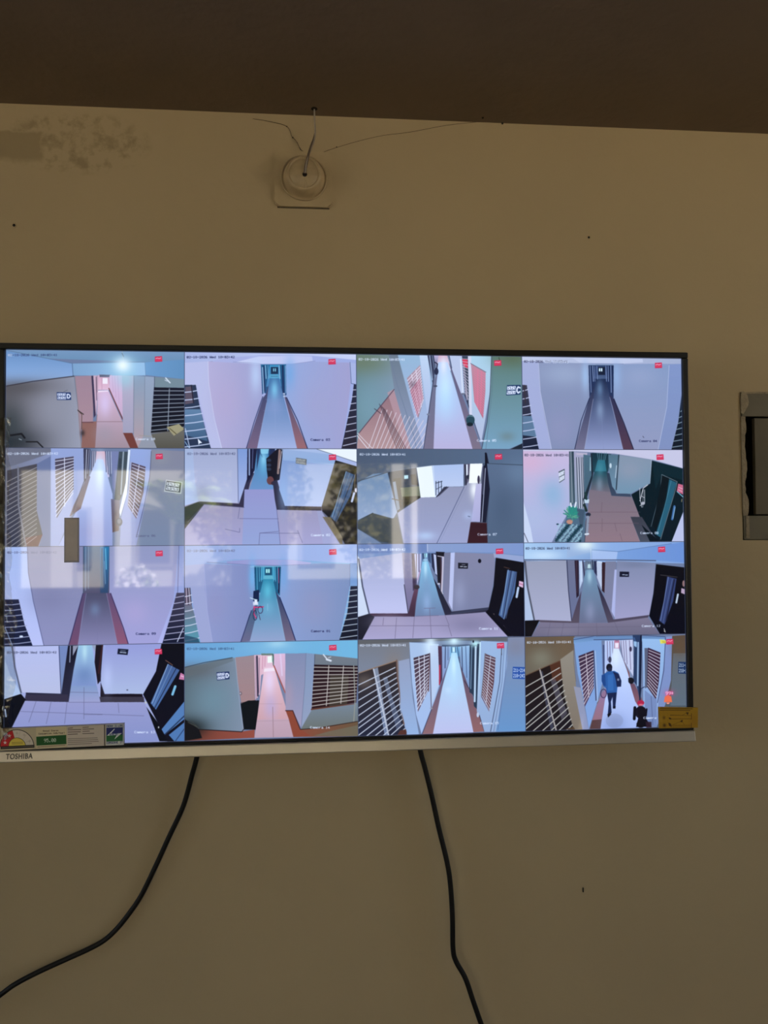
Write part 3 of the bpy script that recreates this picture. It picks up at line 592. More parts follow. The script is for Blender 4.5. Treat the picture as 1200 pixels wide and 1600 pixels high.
def feed_12(c):
    P, L, G = c.P, c.L, c.G
    P(((155,165,220),(170,175,220),'v'), "22 62 1152 62 1152 715 22 715")
    P((150,170,215), "22 78 72 76 80 200 130 378 22 420"); P((185,205,235), "22 150 60 260 132 378 22 420", .7)
    P(((185,190,235),(188,192,225),'v'), "85 78 365 76 372 250 382 378 135 372 100 240"); L((90,95,120), "72 78 90 210 130 372", 10)
    P(((115,135,190),(120,140,185),'v'), "368 76 425 74 425 240 384 372"); L((50,55,90), "368 78 382 378", 4)
    P(((22,22,40),(45,45,70),'v'), "425 74 490 72 460 230 430 432 160 428 160 372 384 380"); P((55,50,72), "160 385 425 385 430 432 150 424", .9); L((170,180,210), "440 78 436 180", 5); P((200,205,230), "455 76 490 74 455 140", .7)
    P(((150,195,225),(130,150,205),'v'), "490 72 575 70 592 180 604 330 444 330 470 180"); G((190,230,240), 530, 110, 16, 60, .8); G((90,120,175), 528, 260, 60, 60, .5)
    P((150,160,185), "575 72 608 72 602 130"); P((28,22,34), "600 72 645 70 632 250 628 432 900 432 890 380 655 382 628 300 612 320 592 180"); L((60,30,35), "640 75 618 250", 10)
    P((65,60,75), "622 400 900 400 905 434 628 434", .9)
    P(((150,155,215),(175,188,225),'v'), "662 70 1012 62 990 200 895 382 655 378 632 300"); G((200,210,255), 672, 280, 30, 90, .5)
    P(((14,14,26),(16,16,32),'v'), "1010 62 1152 62 1152 690 1050 690 985 560 895 385 975 240")
    P(((65,95,150),(70,110,170),'v'), "1048 192 1122 232 975 482 942 440"); L((140,170,210), "1050 196 952 440", 5); L((30,40,70), "1100 222 968 470", 5); L((130,160,200), "1075 205 960 458", 3); L((120,80,70), "1035 170 1078 200", 5)
    P((210,120,165), "1128 248 1152 262 1152 295 1118 290"); L((250,210,230), "1130 268 1148 275", 4); L((120,190,225), "1095 335 1078 385", 16)
    P((80,125,185), "1152 428 1152 540 1030 640 1010 605"); L((35,55,90), "1152 520 1028 640", 8); P((75,120,180), "1152 560 1152 680 1090 680 1055 640"); L((40,60,100), "1152 600 1095 680", 5)
    P((12,14,24), "895 434 985 560 1052 680 995 680 930 520")
    P((14,16,26), "22 415 130 380 162 420 90 570 60 640 22 640"); L((170,190,225), "30 480 36 525", 8)
    P(((155,155,205),(135,145,200),'v'), "155 424 430 434 905 434 998 680 22 720 75 590"); P(((130,155,200),(160,160,205),'v'), "444 330 606 330 630 434 430 434")
    for l in ("225 428 180 560", "320 430 290 570", "420 432 405 570", "526 340 526 540", "130 492 900 520", "440 370 615 374", "526 512 640 512", "740 440 745 500", "612 512 640 510", "430 434 630 434"): L((95,95,130), l, 3, .75)
    c.E((80,85,110), 797, 357, 6, 4); c.E((200,200,190), 912, 436, 5, 7); c.E((190,190,190), 992, 592, 4, 7)
    P((22,28,50), "738 95 804 100 798 136 734 130"); L((180,190,215), "752 118 766 119", 6); L((180,190,215), "772 120 788 122", 6); L((150,160,190), "755 107 785 110", 3)
    stamp(c, 40, 110, 354, "42", (70,75,105)); cam(c, 842, 615, "13", WHITE, 968); rec(c, 968, 97)

def feed_13(c):
    P, L, G = c.P, c.L, c.G
    P(((105,165,215),(110,185,225),'h'), "38 38 1118 38 1118 155 800 120 480 130 300 160 38 212")
    G((185,225,240), 620, 62, 60, 24, .8); G((140,200,230), 600, 80, 180, 50, .5)
    P(((90,110,120),(130,145,165),'h'), "38 212 340 148 360 150 385 450 410 615 38 640")
    G((95,85,85), 90, 230, 160, 50, .5); G((110,145,160), 220, 420, 130, 120, .7); P((100,110,115), "38 212 340 146 345 170 38 280", .5)
    L((55,60,70), "38 210 160 180 340 148", 4); L((150,160,180), "358 150 388 450 410 610", 5)
    P(((160,135,140),(170,130,130),'v'), "360 146 478 134 482 420 395 432 375 300"); L((110,80,80), "392 435 482 418", 4)
    P((16,20,26), "392 440 440 420 508 418 490 604 412 604")
    c.E((120,100,110), 392, 375, 9, 12); c.E((190,180,190), 390, 375, 4, 6)
    P((225,180,195), "476 132 520 130 512 380 498 400 484 415"); L((50,45,70), "494 140 500 390", 10); L((150,120,150), "484 140 490 420", 3); L((120,80,110), "508 150 506 370", 3)
    P(((240,190,205),(225,170,185),'v'), "516 130 605 128 605 205 520 260 512 380"); P((110,130,120), "520 122 595 122 594 134 522 134"); P((250,255,240), "560 140 590 138 590 180 560 182"); L((80,110,100), "594 130 598 195", 10); P((150,190,175), "586 140 592 140 592 176 588 176"); 
    for x in (530, 545): L((200,120,150), [x, 140, x-2, 220-(x-530)], 3)
    P(((230,185,215),(210,170,190),'v'), "600 124 672 122 670 360 600 200"); L((235,215,245), "640 130 650 260", 10, .6)
    P(((245,195,205),(205,150,155),'v'), "540 210 600 205 668 440 720 648 478 655 510 420"); P((255,235,235), "540 218 600 212 606 232 536 238"); G((240,215,245), 572, 300, 34, 90, .8); G((190,170,215), 580, 460, 40, 80, .7); P(((195,165,185),(185,160,180),'v'), "495 540 692 535 720 648 478 655", .6)
    L((170,80,70), "600 200 670 370", 7); L((150,115,120), "592 460 596 650", 3); L((160,125,130), "506 440 650 440", 2, .5); L((160,125,130), "494 550 690 545", 2, .6)
    P(((130,140,175),(165,155,185),'v'), "670 122 800 122 795 300 770 595 715 480 672 480"); P(((130,150,185),(150,160,190),'v'), "798 120 852 125 832 478 830 590 770 600 790 320"); L((110,120,150), "798 122 790 320 768 590", 3)
    G((190,150,165), 690, 380, 30, 90, .4)
    P((150,70,50), "672 482 718 480 765 600 832 640 720 648 690 530"); L((60,30,35), "672 482 716 482 762 598", 5)
    P(((120,125,135),(110,120,130),'v'), "850 125 1118 155 1118 200 848 192"); L((80,90,110), "852 130 850 192", 4); L((215,220,230), "905 130 925 155", 8); L((220,225,235), "925 160 950 168", 12); L((200,205,215), "935 150 950 145", 5)
    P(((42,26,34),(50,26,30),'v'), "848 192 1118 200 1105 430 832 478"); P((80,75,60), "945 260 1060 260 1050 440 940 455", .6)
    c.bars("848 196 1118 204 1100 420 834 465", 11, 2, (200,190,180), 5); L((110,60,45), "832 474 1090 440", 9)
    P(((120,135,150),(110,115,110),'v'), "832 478 1090 440 1118 430 1118 545 940 590 765 600"); L((150,150,140), "1090 200 1098 420 1090 550", 6)
    P(((150,75,55),(110,85,60),'h'), "765 602 830 595 1118 545 1118 640 720 648 832 640"); L((40,25,25), "765 600 880 590 1118 546", 4); P((115,110,90), "940 610 1118 570 1118 640 840 640", .7)
    P(((130,65,50),(160,75,60),'h'), "120 605 400 616 480 604 478 655 38 680 38 640"); L((40,25,30), "130 605 400 618 410 604", 5)
    G((22,26,26), 60, 600, 110, 60, 1); P((22,22,26), "38 540 70 560 130 605 150 660 38 680"); L((90,90,80), "60 560 120 590", 3); L((70,70,65), "80 550 130 600", 3)
    sign(c, "240 242 320 236 322 284 244 292", (24,42,92), 'D')
    stamp(c, 54, 84, 355, "41", (60,90,130)); cam(c, 824, 580, "14"); rec(c, 940, 68)

def feed_14(c):
    P, L, G = c.P, c.L, c.G
    P(((120,122,130),(140,160,200),'v'), "60 32 380 24 380 634 60 634")
    G((145,125,110), 280, 190, 60, 90, .5)
    P((95,95,98), "60 32 400 20 1000 20 990 45 660 38 400 48 60 60", .9); L((70,75,90), "380 48 660 36 980 50", 3)
    P(((58,48,48),(36,40,62),'v'), "60 244 300 160 320 470 365 634 60 634"); P(((130,140,160),(110,125,160),'v'), "155 215 180 205 250 630 225 630"); P(((125,140,170),(90,105,140),'v'), "215 270 240 260 275 400 330 560 300 600", .6); G((120,105,95), 100, 290, 50, 40, .6)
    for i in range(13): L((195,200,215), [60, 315+i*48-(i > 5)*i*3, 290+i*5, 205+i*32], 6)
    L((190,195,210), "156 210 250 630", 9); L((150,155,175), "182 205 215 420 250 620", 3); L((150,120,100), "60 240 300 162", 6); L((120,90,80), "300 160 305 270 345 560", 8)
    P((90,50,45), "320 600 370 590 355 634 300 634")
    P(((150,160,190),(150,180,225),'v'), "312 165 378 150 400 400 440 634 368 634 325 460")
    P(((170,195,230),(165,190,235),'v'), "378 48 560 60 565 320 522 460 455 625 420 500 395 300"); G((225,245,255), 510, 60, 40, 80, .9); P((200,215,240), "505 70 558 66 562 310 518 440", .6)
    P(((70,55,70),(110,85,105),'v'), "404 146 504 118 496 350 432 484"); c.bars("404 150 504 122 492 360 430 480", 12, 2, (215,215,230), 5); L((110,70,70), "504 118 498 355", 5); L((100,90,110), "505 120 515 460", 5)
    P((80,50,75), "556 72 580 74 582 280 566 320"); P((190,50,80), "562 190 572 190 570 310 562 320"); 
    P(((140,170,215),(130,150,200),'v'), "580 72 640 74 630 140 585 300"); L((50,60,95), "602 76 600 210", 5); L((60,80,120), "618 76 618 160", 3)
    P((30,45,75), "580 66 760 64 760 76 580 76", .8)
    P((110,180,225), "632 78 690 78 690 140 630 140"); L((40,60,100), "640 80 642 120", 4); L((45,60,100), "664 80 666 120", 4); P((200,240,250), "646 82 660 82 660 110 646 110"); L((50,70,110), "676 80 690 180", 5)
    P(((170,220,245),(195,195,235),'v'), "640 115 672 115 720 300 778 615 525 622 580 340 625 180"); G((215,250,255), 654, 200, 14, 70, .95); G((185,225,255), 652, 300, 40, 110, .6); G((210,235,255), 620, 350, 20, 20, .4)
    P(((90,85,120),(150,105,110),'v'), "612 200 585 320 525 622 460 625 520 455 580 300"); P(((90,80,110),(155,100,100),'v'), "690 180 770 380 846 610 778 614 725 360"); L((50,55,90), "520 458 458 622", 4); L((50,45,70), "720 290 775 380 846 610", 4)
    P(((150,190,230),(120,150,200),'v'), "690 76 752 70 750 340 700 200"); L((50,60,95), "704 80 708 230", 5); L((70,90,130), "728 76 735 270", 4)
    P((40,58,82), "752 66 815 60 812 180 800 470 780 450 776 380 752 362"); L((185,210,235), "790 80 785 420", 12); L((110,140,170), "766 74 760 340", 6); G((200,255,255), 790, 60, 30, 20, .9)
    P((45,60,85), "800 60 812 60 806 300 790 460", .8)
    P(((200,235,250),(150,170,210),'v'), "814 50 826 48 822 490 808 520 798 480")
    P(((155,185,225),(150,175,215),'v'), "822 42 990 50 985 200 920 612 846 612 815 500"); 
    P(((95,70,85),(110,60,65),'v'), "846 120 914 148 905 300 875 486 825 390 838 250"); c.bars("852 130 914 148 878 484 832 395", 16, 1, (205,205,220), 4); L((120,110,120), "850 122 828 390", 6)
    L((60,70,100), "952 85 940 300 885 610", 4); L((110,130,170), "966 90 955 300 905 610", 4); L((150,170,210), "830 385 878 486", 3)
    P(((130,140,170),(100,150,205),'v'), "990 22 1098 18 1105 612 918 612 960 380 985 200"); G((130,130,150), 1040, 80, 60, 60, .6); L((90,110,160), "990 30 975 260 930 600", 3)
    board(c, 1022, 205, (34,80,170), (240,245,255))
    G((235,255,255), 655, 42, 22, 18, 1); G((200,240,250), 655, 45, 70, 30, .6); c.E((190,200,225), 805, 505, 8, 16); c.E((150,150,170), 515, 462, 8, 6); c.E((30,35,50), 775, 46, 5, 8)
    L((70,60,65), "950 85 952 130", 3); 
    stamp(c, 74, 59, 360, "41", WHITE); cam(c, 820, 551, "15", WHITE, 934); rec(c, 922, 54)

def feed_15(c):
    P, L, G = c.P, c.L, c.G
    P(((105,85,65),(120,125,115),'v'), "78 8 390 12 385 300 480 610 80 610"); G((140,140,120), 180, 150, 70, 60, .6); G((120,95,70), 330, 90, 60, 120, .5)
    P(((150,140,125),(130,115,100),'v'), "300 160 385 100 400 340 480 605 385 605 330 400"); P(((150,150,170),(140,150,190),'v'), "385 330 430 340 480 605 440 605")
    P(((32,22,22),(24,22,32),'v'), "82 260 300 165 322 380 385 605 82 610"); P((105,55,35), "235 195 300 168 312 290 255 300", .7); P((90,85,100), "240 290 270 280 345 500 310 540", .7); P((80,85,110), "172 240 190 230 262 600 240 600", .6)
    for i in range(12): L((190,185,175), [82, 332+i*60-(i > 4)*i*7, 296+i*8, 212+i*36], 6)
    L((170,160,155), "172 218 275 605", 9); L((110,80,60), "82 258 300 166", 5); P((90,65,45), "330 600 385 585 395 605", .9)
    P(((120,160,215),(130,165,225),'v'), "385 40 520 14 560 40 568 300 530 440 480 600 455 450 410 250"); L((110,105,110), "385 22 385 180 400 300", 3)
    P(((95,130,180),(120,165,215),'v'), "385 24 640 14 960 22 955 50 520 42 385 60"); L((50,60,100), "385 36 520 14 780 10 960 24", 3)
    P(((60,40,65),(85,60,90),'v'), "415 140 508 105 512 340 455 460"); c.bars("416 142 508 112 508 345 452 455", 12, 1, (205,190,200), 5); L((60,60,90), "510 108 525 420", 6); L((170,190,225), "520 110 535 430", 5)
    P((90,110,160), "566 70 580 72 578 260 566 280"); P(((190,205,245),(170,190,240),'v'), "580 45 640 45 632 150 585 250 580 380"); L((60,70,110), "572 74 574 260", 6)
    for x in (596, 612, 628): L((110,100,140), [x, 50, x+2, 170-(x-596)], 4)
    L((60,70,110), "512 38 780 38", 4)
    P((200,120,150), "640 42 672 42 672 100 640 100"); P((250,230,245), "644 60 668 60 666 90 646 90"); L((120,90,120), "648 46 664 46", 5)
    P(((215,225,255),(165,185,240),'v'), "636 95 668 95 700 180 800 480 870 598 552 600 590 350 620 170"); G((225,240,255), 650, 150, 24, 60, .8); G((175,195,250), 690, 400, 60, 100, .5); G((195,215,255), 700, 280, 40, 80, .6)
    P((200,205,235), "672 44 756 40 762 280 700 170"); 
    for x in (682, 697, 712, 735): L((120,110,150), [x, 46, x+8, 150+(x-682)*1.5], 4)
    P(((130,80,85),(150,95,95),'v'), "690 150 735 250 740 320 810 480 790 440 745 330 720 230"); P(((110,75,95),(150,95,105),'v'), "735 310 765 320 815 420 800 480 770 430")
    P(((150,120,170),(160,105,110),'v'), "600 330 580 420 552 600 485 600 530 450 560 380"); P((85,55,55), "500 545 560 540 552 600 485 600", .9)
    c.E((60,60,90), 612, 165, 10, 20); c.E((60,50,80), 742, 100, 8, 16)
    P((40,60,100), "755 12 800 8 815 60 808 300 800 430 780 330 758 300 765 80"); L((150,180,220), "790 60 786 330", 10); L((60,95,150), "765 30 780 80", 8); L((20,28,55), "808 15 800 420", 10); P((150,190,230), "762 50 782 54 780 90 764 80")
    P(((150,190,235),(140,165,215),'v'), "815 35 962 40 955 200 905 590 870 590 820 470 820 200")
    P((90,95,120), "830 95 855 95 850 340 832 350"); P(((60,35,60),(70,45,65),'v'), "852 92 930 125 920 300 900 420 845 340"); c.bars("858 100 930 128 902 415 848 338", 13, 0, (195,185,200), 5)
    P(((120,140,190),(110,130,180),'v'), "830 360 905 420 905 590 850 590 830 480", .9); L((70,80,120), "870 400 880 580", 4, .6)
    P(((130,150,205),(120,140,190),'v'), "962 25 1004 22 995 300 985 420 905 590 912 470 950 200"); L((60,70,110), "962 30 950 240 910 440", 4)
    P(((95,75,60),(75,95,110),'v'), "1004 20 1090 15 1094 594 905 594 960 450 995 300"); P((110,130,150), "1010 130 1090 130 1090 460 990 460", .5); G((110,80,50), 1050, 90, 50, 60, .5)
    board(c, 1042, 184, (30,55,100), (215,225,235))
    # carried figure walking away down the corridor, motorcycle on the right
    G((110,130,190), 640, 570, 70, 60, .5); c.E((130,140,175), 640, 550, 55, 45, .35)
    c.E((22,24,42), 608, 214, 19, 24); c.E((30,36,66), 612, 228, 14, 14)
    P((38,92,168), "572 256 600 240 640 236 665 250 680 300 660 330 655 375 590 380 588 345 570 330 560 285"); P((28,70,140), "560 262 582 256 586 330 572 330 560 300"); P((55,120,200), "598 262 632 256 634 360 600 362", .5)
    P((25,38,80), "630 240 668 256 684 300 682 336 655 338 650 300 640 262"); c.E((120,130,160), 664, 292, 7, 8)
    P((22,36,78), "594 376 655 372 646 462 630 470 628 400 618 430 622 500 598 512 604 440"); P((14,16,30), "595 510 620 495 618 512 600 530"); P((14,16,34), "630 462 648 458 646 474 630 474")
    t = np.linspace(0, 6.3, 20); L((70,50,90), np.c_[572+18*np.cos(t), 378+27*np.sin(t)].ravel(), 5); c.E((150,110,140), 572, 380, 12, 20, .7)
    c.E((22,24,36), 745, 300, 18, 20); c.E((22,24,36), 742, 288, 16, 8)
    L((40,55,90), "800 420 808 350 828 340", 5); c.E((25,22,38), 805, 500, 36, 40); c.E((190,30,70), 805, 440, 22, 17); c.E((230,100,120), 806, 452, 14, 6)
    L((16,16,30), "768 470 764 540", 18); L((16,16,30), "842 480 838 520", 10); P((18,16,28), "782 470 830 470 838 540 870 592 775 592 790 530"); c.E((14,14,24), 805, 575, 28, 22); P((50,30,45), "835 560 872 560 872 598 840 598", .9)
    L((110,105,110), "532 440 540 425", 5)
    c.P((255,70,150), "958 372 1008 368 1010 392 960 396", .5); c.T((255,235,250), 962, 371, "99+", 20, 17, bold=.5)
    P((255,110,70), "950 438 956 402 976 392 996 402 1002 438"); P((255,150,130), "964 440 988 440 982 450 970 450"); G((255,60,120), 985, 380, 34, 22, .35)
    stamp(c, 92, 43, 372, "41", WHITE); c.T(WHITE, 822, 528, "Camera 16", 14, 13.6)
    P((235,225,80), "926 42 962 46 966 66 930 68"); P((215,190,60), "940 50 975 56 970 66 942 62"); rec(c, 966, 38)

FEEDS = [
 (feed_0, 'tl'), (feed_1, ''), (feed_2, ''), (feed_3, ''), (feed_4, ''), (feed_5, ''), (feed_6, ''), (feed_7, ''),
 (feed_8, ''), (feed_9, ''), (feed_10, ''), (feed_11, ''), (feed_12, ''), (feed_13, ''), (feed_14, ''), (feed_15, '')]
QUADS = [
 [(32,62),(1152,80),(1152,680),(28,678)], [(35,82),(1105,100),(1108,688),(35,684)], [(50,104),(1080,110),(1082,690),(50,688)], [(62,110),(1065,117),(1072,688),(62,688)],
 [(28,38),(1155,42),(1155,655),(28,655)], [(38,46),(1108,50),(1112,640),(38,645)], [(50,52),(1083,52),(1088,630),(55,634)], [(65,50),(1075,50),(1080,626),(65,630)],
 [(25,58),(1155,52),(1155,665),(25,675)], [(40,45),(1115,42),(1115,635),(38,650)], [(58,36),(1088,32),(1090,615),(60,632)], [(70,30),(1080,28),(1088,604),(76,612)],
 [(22,78),(1152,62),(1152,680),(22,715)], [(38,55),(1115,38),(1118,640),(38,682)], [(60,32),(1095,18),(1105,612),(62,634)], [(78,14),(1088,8),(1094,594),(85,610)]]
CW, CH = 540, 304
def paint_screen():
    out = np.zeros((CH*4, CW*4, 3))
    for i, (fn, _) in enumerate(FEEDS):
        c = Canvas(CW, CH, QUADS[i], (110, 125, 160))
        fn(c)
        c.blur(1)
        c.a[:, :1] = c.a[:, -1:] = (70, 80, 110); c.a[:1] = c.a[-1:] = (80, 85, 110)
        r, q = divmod(i, 4)
        out[r*CH:(r+1)*CH, q*CW:(q+1)*CW] = c.a
    out = out*.88+out.mean(2, keepdims=True)*.12            # the panel's slightly muted colour
    return np.clip(out*np.array((.97, 1.0, 1.04))/255, 0, 1)

def lin(c):
    return tuple(((v/255)/12.92 if v/255 <= .04045 else ((v/255+.055)/1.055)**2.4) for v in c)

# ------------------------------------------------------------------ materials
def mat(name, color, rough=.6, metal=0.0, var=.0, scale=30, bump=0.0, bscale=80, spec=.5):
    m = bpy.data.materials.new(name); m.use_nodes = True
    nt = m.node_tree; n = nt.nodes; l = nt.links; b = n['Principled BSDF']
    b.inputs['Base Color'].default_value = (*color, 1); b.inputs['Roughness'].default_value = rough
    b.inputs['Metallic'].default_value = metal; b.inputs['Specular IOR Level'].default_value = spec
    tc = n.new('ShaderNodeNewGeometry')
    if var:
        nz = n.new('ShaderNodeTexNoise'); nz.inputs['Scale'].default_value = scale; nz.inputs['Detail'].default_value = 5
        l.new(tc.outputs['Position'], nz.inputs['Vector'])
        r = n.new('ShaderNodeMapRange'); r.inputs['From Min'].default_value = .3; r.inputs['From Max'].default_value = .7
        r.inputs['To Min'].default_value = 1-var; r.inputs['To Max'].default_value = 1+var
        l.new(nz.outputs[0], r.inputs['Value'])
        mx = n.new('ShaderNodeVectorMath'); mx.operation = 'SCALE'; mx.inputs[0].default_value = color
        l.new(r.outputs[0], mx.inputs['Scale']); l.new(mx.outputs[0], b.inputs['Base Color'])
    if bump:
        nb = n.new('ShaderNodeTexNoise'); nb.inputs['Scale'].default_value = bscale; nb.inputs['Detail'].default_value = 6
        l.new(tc.outputs['Position'], nb.inputs['Vector'])
        bp = n.new('ShaderNodeBump'); bp.inputs['Strength'].default_value = bump; bp.inputs['Distance'].default_value = .004
        l.new(nb.outputs[0], bp.inputs['Height']); l.new(bp.outputs[0], b.inputs['Normal'])
    return m

def wall_material():
    m = mat('wall_paint', (0.525, 0.407, 0.24), .75, var=.035, scale=4, bump=.25, bscale=45, spec=.3)
    nt = m.node_tree; n = nt.nodes; l = nt.links; b = n['Principled BSDF']
    base = b.inputs['Base Color'].links[0].from_socket
    geo = [x for x in n if x.type == 'NEW_GEOMETRY'][0]
    sep = n.new('ShaderNodeSeparateXYZ'); l.new(geo.outputs['Position'], sep.inputs[0])
    def mth(op, a, b2=None, clamp=False):
        q = n.new('ShaderNodeMath'); q.operation = op; q.use_clamp = clamp
        for i, v in enumerate((a, b2)):
            if v is None: continue
            if isinstance(v, (int, float)): q.inputs[i].default_value = v
            else: l.new(v, q.inputs[i])
        return q.outputs[0]
    def ell(x0, z0, rx, rz):
        dx = mth('DIVIDE', mth('SUBTRACT', sep.outputs[0], x0), rx); dz = mth('DIVIDE', mth('SUBTRACT', sep.outputs[2], z0), rz)
        return mth('SUBTRACT', 1.0, mth('ADD', mth('MULTIPLY', dx, dx), mth('MULTIPLY', dz, dz)), True)
    nz = n.new('ShaderNodeTexNoise'); nz.inputs['Scale'].default_value = 42; nz.inputs['Detail'].default_value = 8; nz.inputs['Roughness'].default_value = .65
    l.new(geo.outputs['Position'], nz.inputs['Vector'])
    nf = mth('MULTIPLY', mth('SUBTRACT', nz.outputs[0], .47), 6.5, True)
    damp = mth('MULTIPLY', mth('MULTIPLY', mth('MULTIPLY', ell(.07, 2.322, .115, .05), 2.2, True), nf), .42)
    # flaked patch at the far left, with a ragged edge
    ex = mth('ADD', sep.outputs[0], mth('MULTIPLY', nz.outputs[0], .03)); ez = mth('ADD', sep.outputs[2], mth('MULTIPLY', nz.outputs[0], .02))
    fl = mth('MULTIPLY', mth('MULTIPLY', mth('SUBTRACT', .04, ex), 160, True), mth('MULTIPLY', mth('MULTIPLY', mth('SUBTRACT', 2.347, ez), 260, True), mth('MULTIPLY', mth('SUBTRACT', ez, 2.298), 110, True)))
    fl = mth('MULTIPLY', fl, .38)
    tot = mth('MAXIMUM', damp, fl)
    mx = n.new('ShaderNodeMix'); mx.data_type = 'RGBA'
    l.new(tot, mx.inputs['Factor']); l.new(base, mx.inputs['A']); mx.inputs['B'].default_value = (.17, .12, .045, 1)
    l.new(mx.outputs['Result'], b.inputs['Base Color'])
    return m

M = {
 'wall': wall_material(),
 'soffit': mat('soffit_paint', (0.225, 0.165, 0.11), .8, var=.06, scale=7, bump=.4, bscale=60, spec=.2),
 'room': mat('room_wall_paint', (.36, .30, .21), .8, var=.03, scale=3),
 'ceil': mat('ceiling_paint', (.34, .29, .21), .8, var=.03, scale=3),
 'floor': mat('floor_tile', (.09, .07, .05), .4, var=.08, scale=3),
 'black': mat('black_plastic', (.008, .008, .009), .35, var=.1, scale=200),
 'darkbody': mat('rear_housing_plastic', (.012, .012, .013), .6, var=.1, scale=60, bump=.1),
 'silver': mat('silver_trim', (.56, .50, .41), .36, .5, var=.03, scale=30),
 'letter': mat('grey_lettering', (.09, .08, .07), .5, var=.05, scale=300),
 'cable': mat('black_cable_rubber', (.006, .005, .004), .5, var=.15, scale=120, spec=.35),
 'strip': mat('grey_brown_plastic', (.62, .54, .50), .55, var=.05, scale=90),
 'stripedge': mat('grey_brown_plastic_rim', (.42, .38, .40), .5, var=.05, scale=90),
 'plate': mat('painted_cover_plate', ((0.525, 0.407, 0.24)[0]*.98, (0.525, 0.407, 0.24)[1]*.97, (0.525, 0.407, 0.24)[2]*.93), .6, var=.06, scale=50, bump=.2),
 'dome': mat('painted_rose', ((0.525, 0.407, 0.24)[0]*.9, (0.525, 0.407, 0.24)[1]*.87, (0.525, 0.407, 0.24)[2]*.82), .45, var=.12, scale=60, bump=.2),
 'hole': mat('dark_hole', (.012, .008, .004), .9, var=.1, scale=100),
 'wire_a': mat('dusty_white_wire', (.36, .31, .25), .45, var=.1, scale=150),
 'wire_b': mat('dusty_brown_wire', (.14, .10, .07), .5, var=.1, scale=150),
 'web_and_gap_shade': mat('dusty_web_and_gap_shade', (.10, .075, .04), .9, var=.2, scale=200),
 'steel': mat('dull_grey_steel', (.16, .135, .085), .6, .0, var=.08, scale=40, bump=.15),
 'panel': mat('inner_grey_panel', (.135, .11, .066), .65, 0, var=.08, scale=25, bump=.1),
 'void': mat('black_box_inside', (.006, .006, .006), .9, var=.1, scale=40),
 'plaster': mat('broken_plaster', (.36, .29, .19), .85, var=.12, scale=90, bump=.8, bscale=200),
 'frame': mat('window_frame_paint', (.25, .22, .18), .5, var=.05, scale=20),
 'white': mat('white_masonry', (.8, .78, .72), .7, var=.04, scale=6),
 'far': mat('pale_far_render', (.52, .50, .43), .8, var=.08, scale=1.5),
 'leaf': mat('green_leaf', (.38, .50, .09), .5, var=.3, scale=9),
 'dryleaf': mat('olive_leaf', (.20, .18, .05), .6, var=.35, scale=5),
 'petal': mat('white_petal', (.85, .83, .8), .6, var=.05, scale=20),
 'trunk': mat('palm_bark', (.16, .12, .08), .8, var=.2, scale=20, bump=.5),
 'ground': mat('outdoor_ground', (.30, .26, .20), .9, var=.15, scale=2),
 'grass': mat('lawn_grass', (.12, .17, .05), .9, var=.3, scale=6),
}

def film_material():
    m = bpy.data.materials.new('clear_wrinkled_film'); m.use_nodes = True
    nt = m.node_tree; n = nt.nodes; l = nt.links; n.remove(n['Principled BSDF'])
    t = n.new('ShaderNodeBsdfTransparent'); t.inputs[0].default_value = (.9, .88, .84, 1)
    g = n.new('ShaderNodeBsdfGlossy'); g.inputs['Roughness'].default_value = .2; g.inputs[0].default_value = (.8, .74, .62, 1)
    lw = n.new('ShaderNodeLayerWeight'); lw.inputs[0].default_value = .5
    mx = n.new('ShaderNodeMixShader'); l.new(lw.outputs['Fresnel'], mx.inputs[0]); l.new(t.outputs[0], mx.inputs[1]); l.new(g.outputs[0], mx.inputs[2])
    l.new(mx.outputs[0], n['Material Output'].inputs[0])
    return m
M['film'] = film_material()

def picture(name, arr):
    """an image drawn above by the painter (no file), rows from the top"""
    h, w = arr.shape[:2]
    im = bpy.data.images.new(name, w, h, alpha=False)
    px = np.ones((h, w, 4), np.float32); px[..., :3] = arr[::-1]
    im.pixels.foreach_set(px.ravel()); im.update(); im.pack()
    return im
def picture_material(name, arr, emit=False, rough=.5):
    m = bpy.data.materials.new(name); m.use_nodes = True
    nt = m.node_tree; n = nt.nodes; l = nt.links; b = n['Principled BSDF']
    t = n.new('ShaderNodeTexImage'); t.image = picture(name, arr); t.extension = 'EXTEND'
    b.inputs['Roughness'].default_value = rough
    if emit:
        b.inputs['Base Color'].default_value = (.004, .004, .005, 1)
        l.new(t.outputs[0], b.inputs['Emission Color']); b.inputs['Emission Strength'].default_value = 1.0
        b.inputs['IOR'].default_value = 1.5
    else: l.new(t.outputs[0], b.inputs['Base Color'])
    return m
M['screen'] = picture_material('lit_screen_picture', paint_screen(), True, .03)

# ------------------------------------------------------------------ object helpers
def new(name, bm, m, parent=None, smooth=False, uv=None):
    me = bpy.data.meshes.new(name)
    bmesh.ops.recalc_face_normals(bm, faces=bm.faces)
    bm.to_mesh(me); bm.free(); me.materials.append(m)
    if smooth:
        for p in me.polygons: p.use_smooth = True
    o = bpy.data.objects.new(name, me); COL.objects.link(o)
    if parent: 
        o.parent = parent
        if parent.type == 'EMPTY' or True:
            o.matrix_parent_inverse = Matrix.Translation(-world_loc(parent))
    return o
def world_loc(o):
    v = Vector(o.location)
    return v if not o.parent else v
def tag(o, label=None, cat=None, group=None, kind=None):
    if label: o['label'] = label
    if cat: o['category'] = cat
    if group: o['group'] = group
    if kind: o['kind'] = kind
    return o
def empty(name, loc, label, cat, group=None):
    o = bpy.data.objects.new(name, None); o.empty_display_size = .05; COL.objects.link(o); o.location = loc
    return tag(o, label, cat, group)
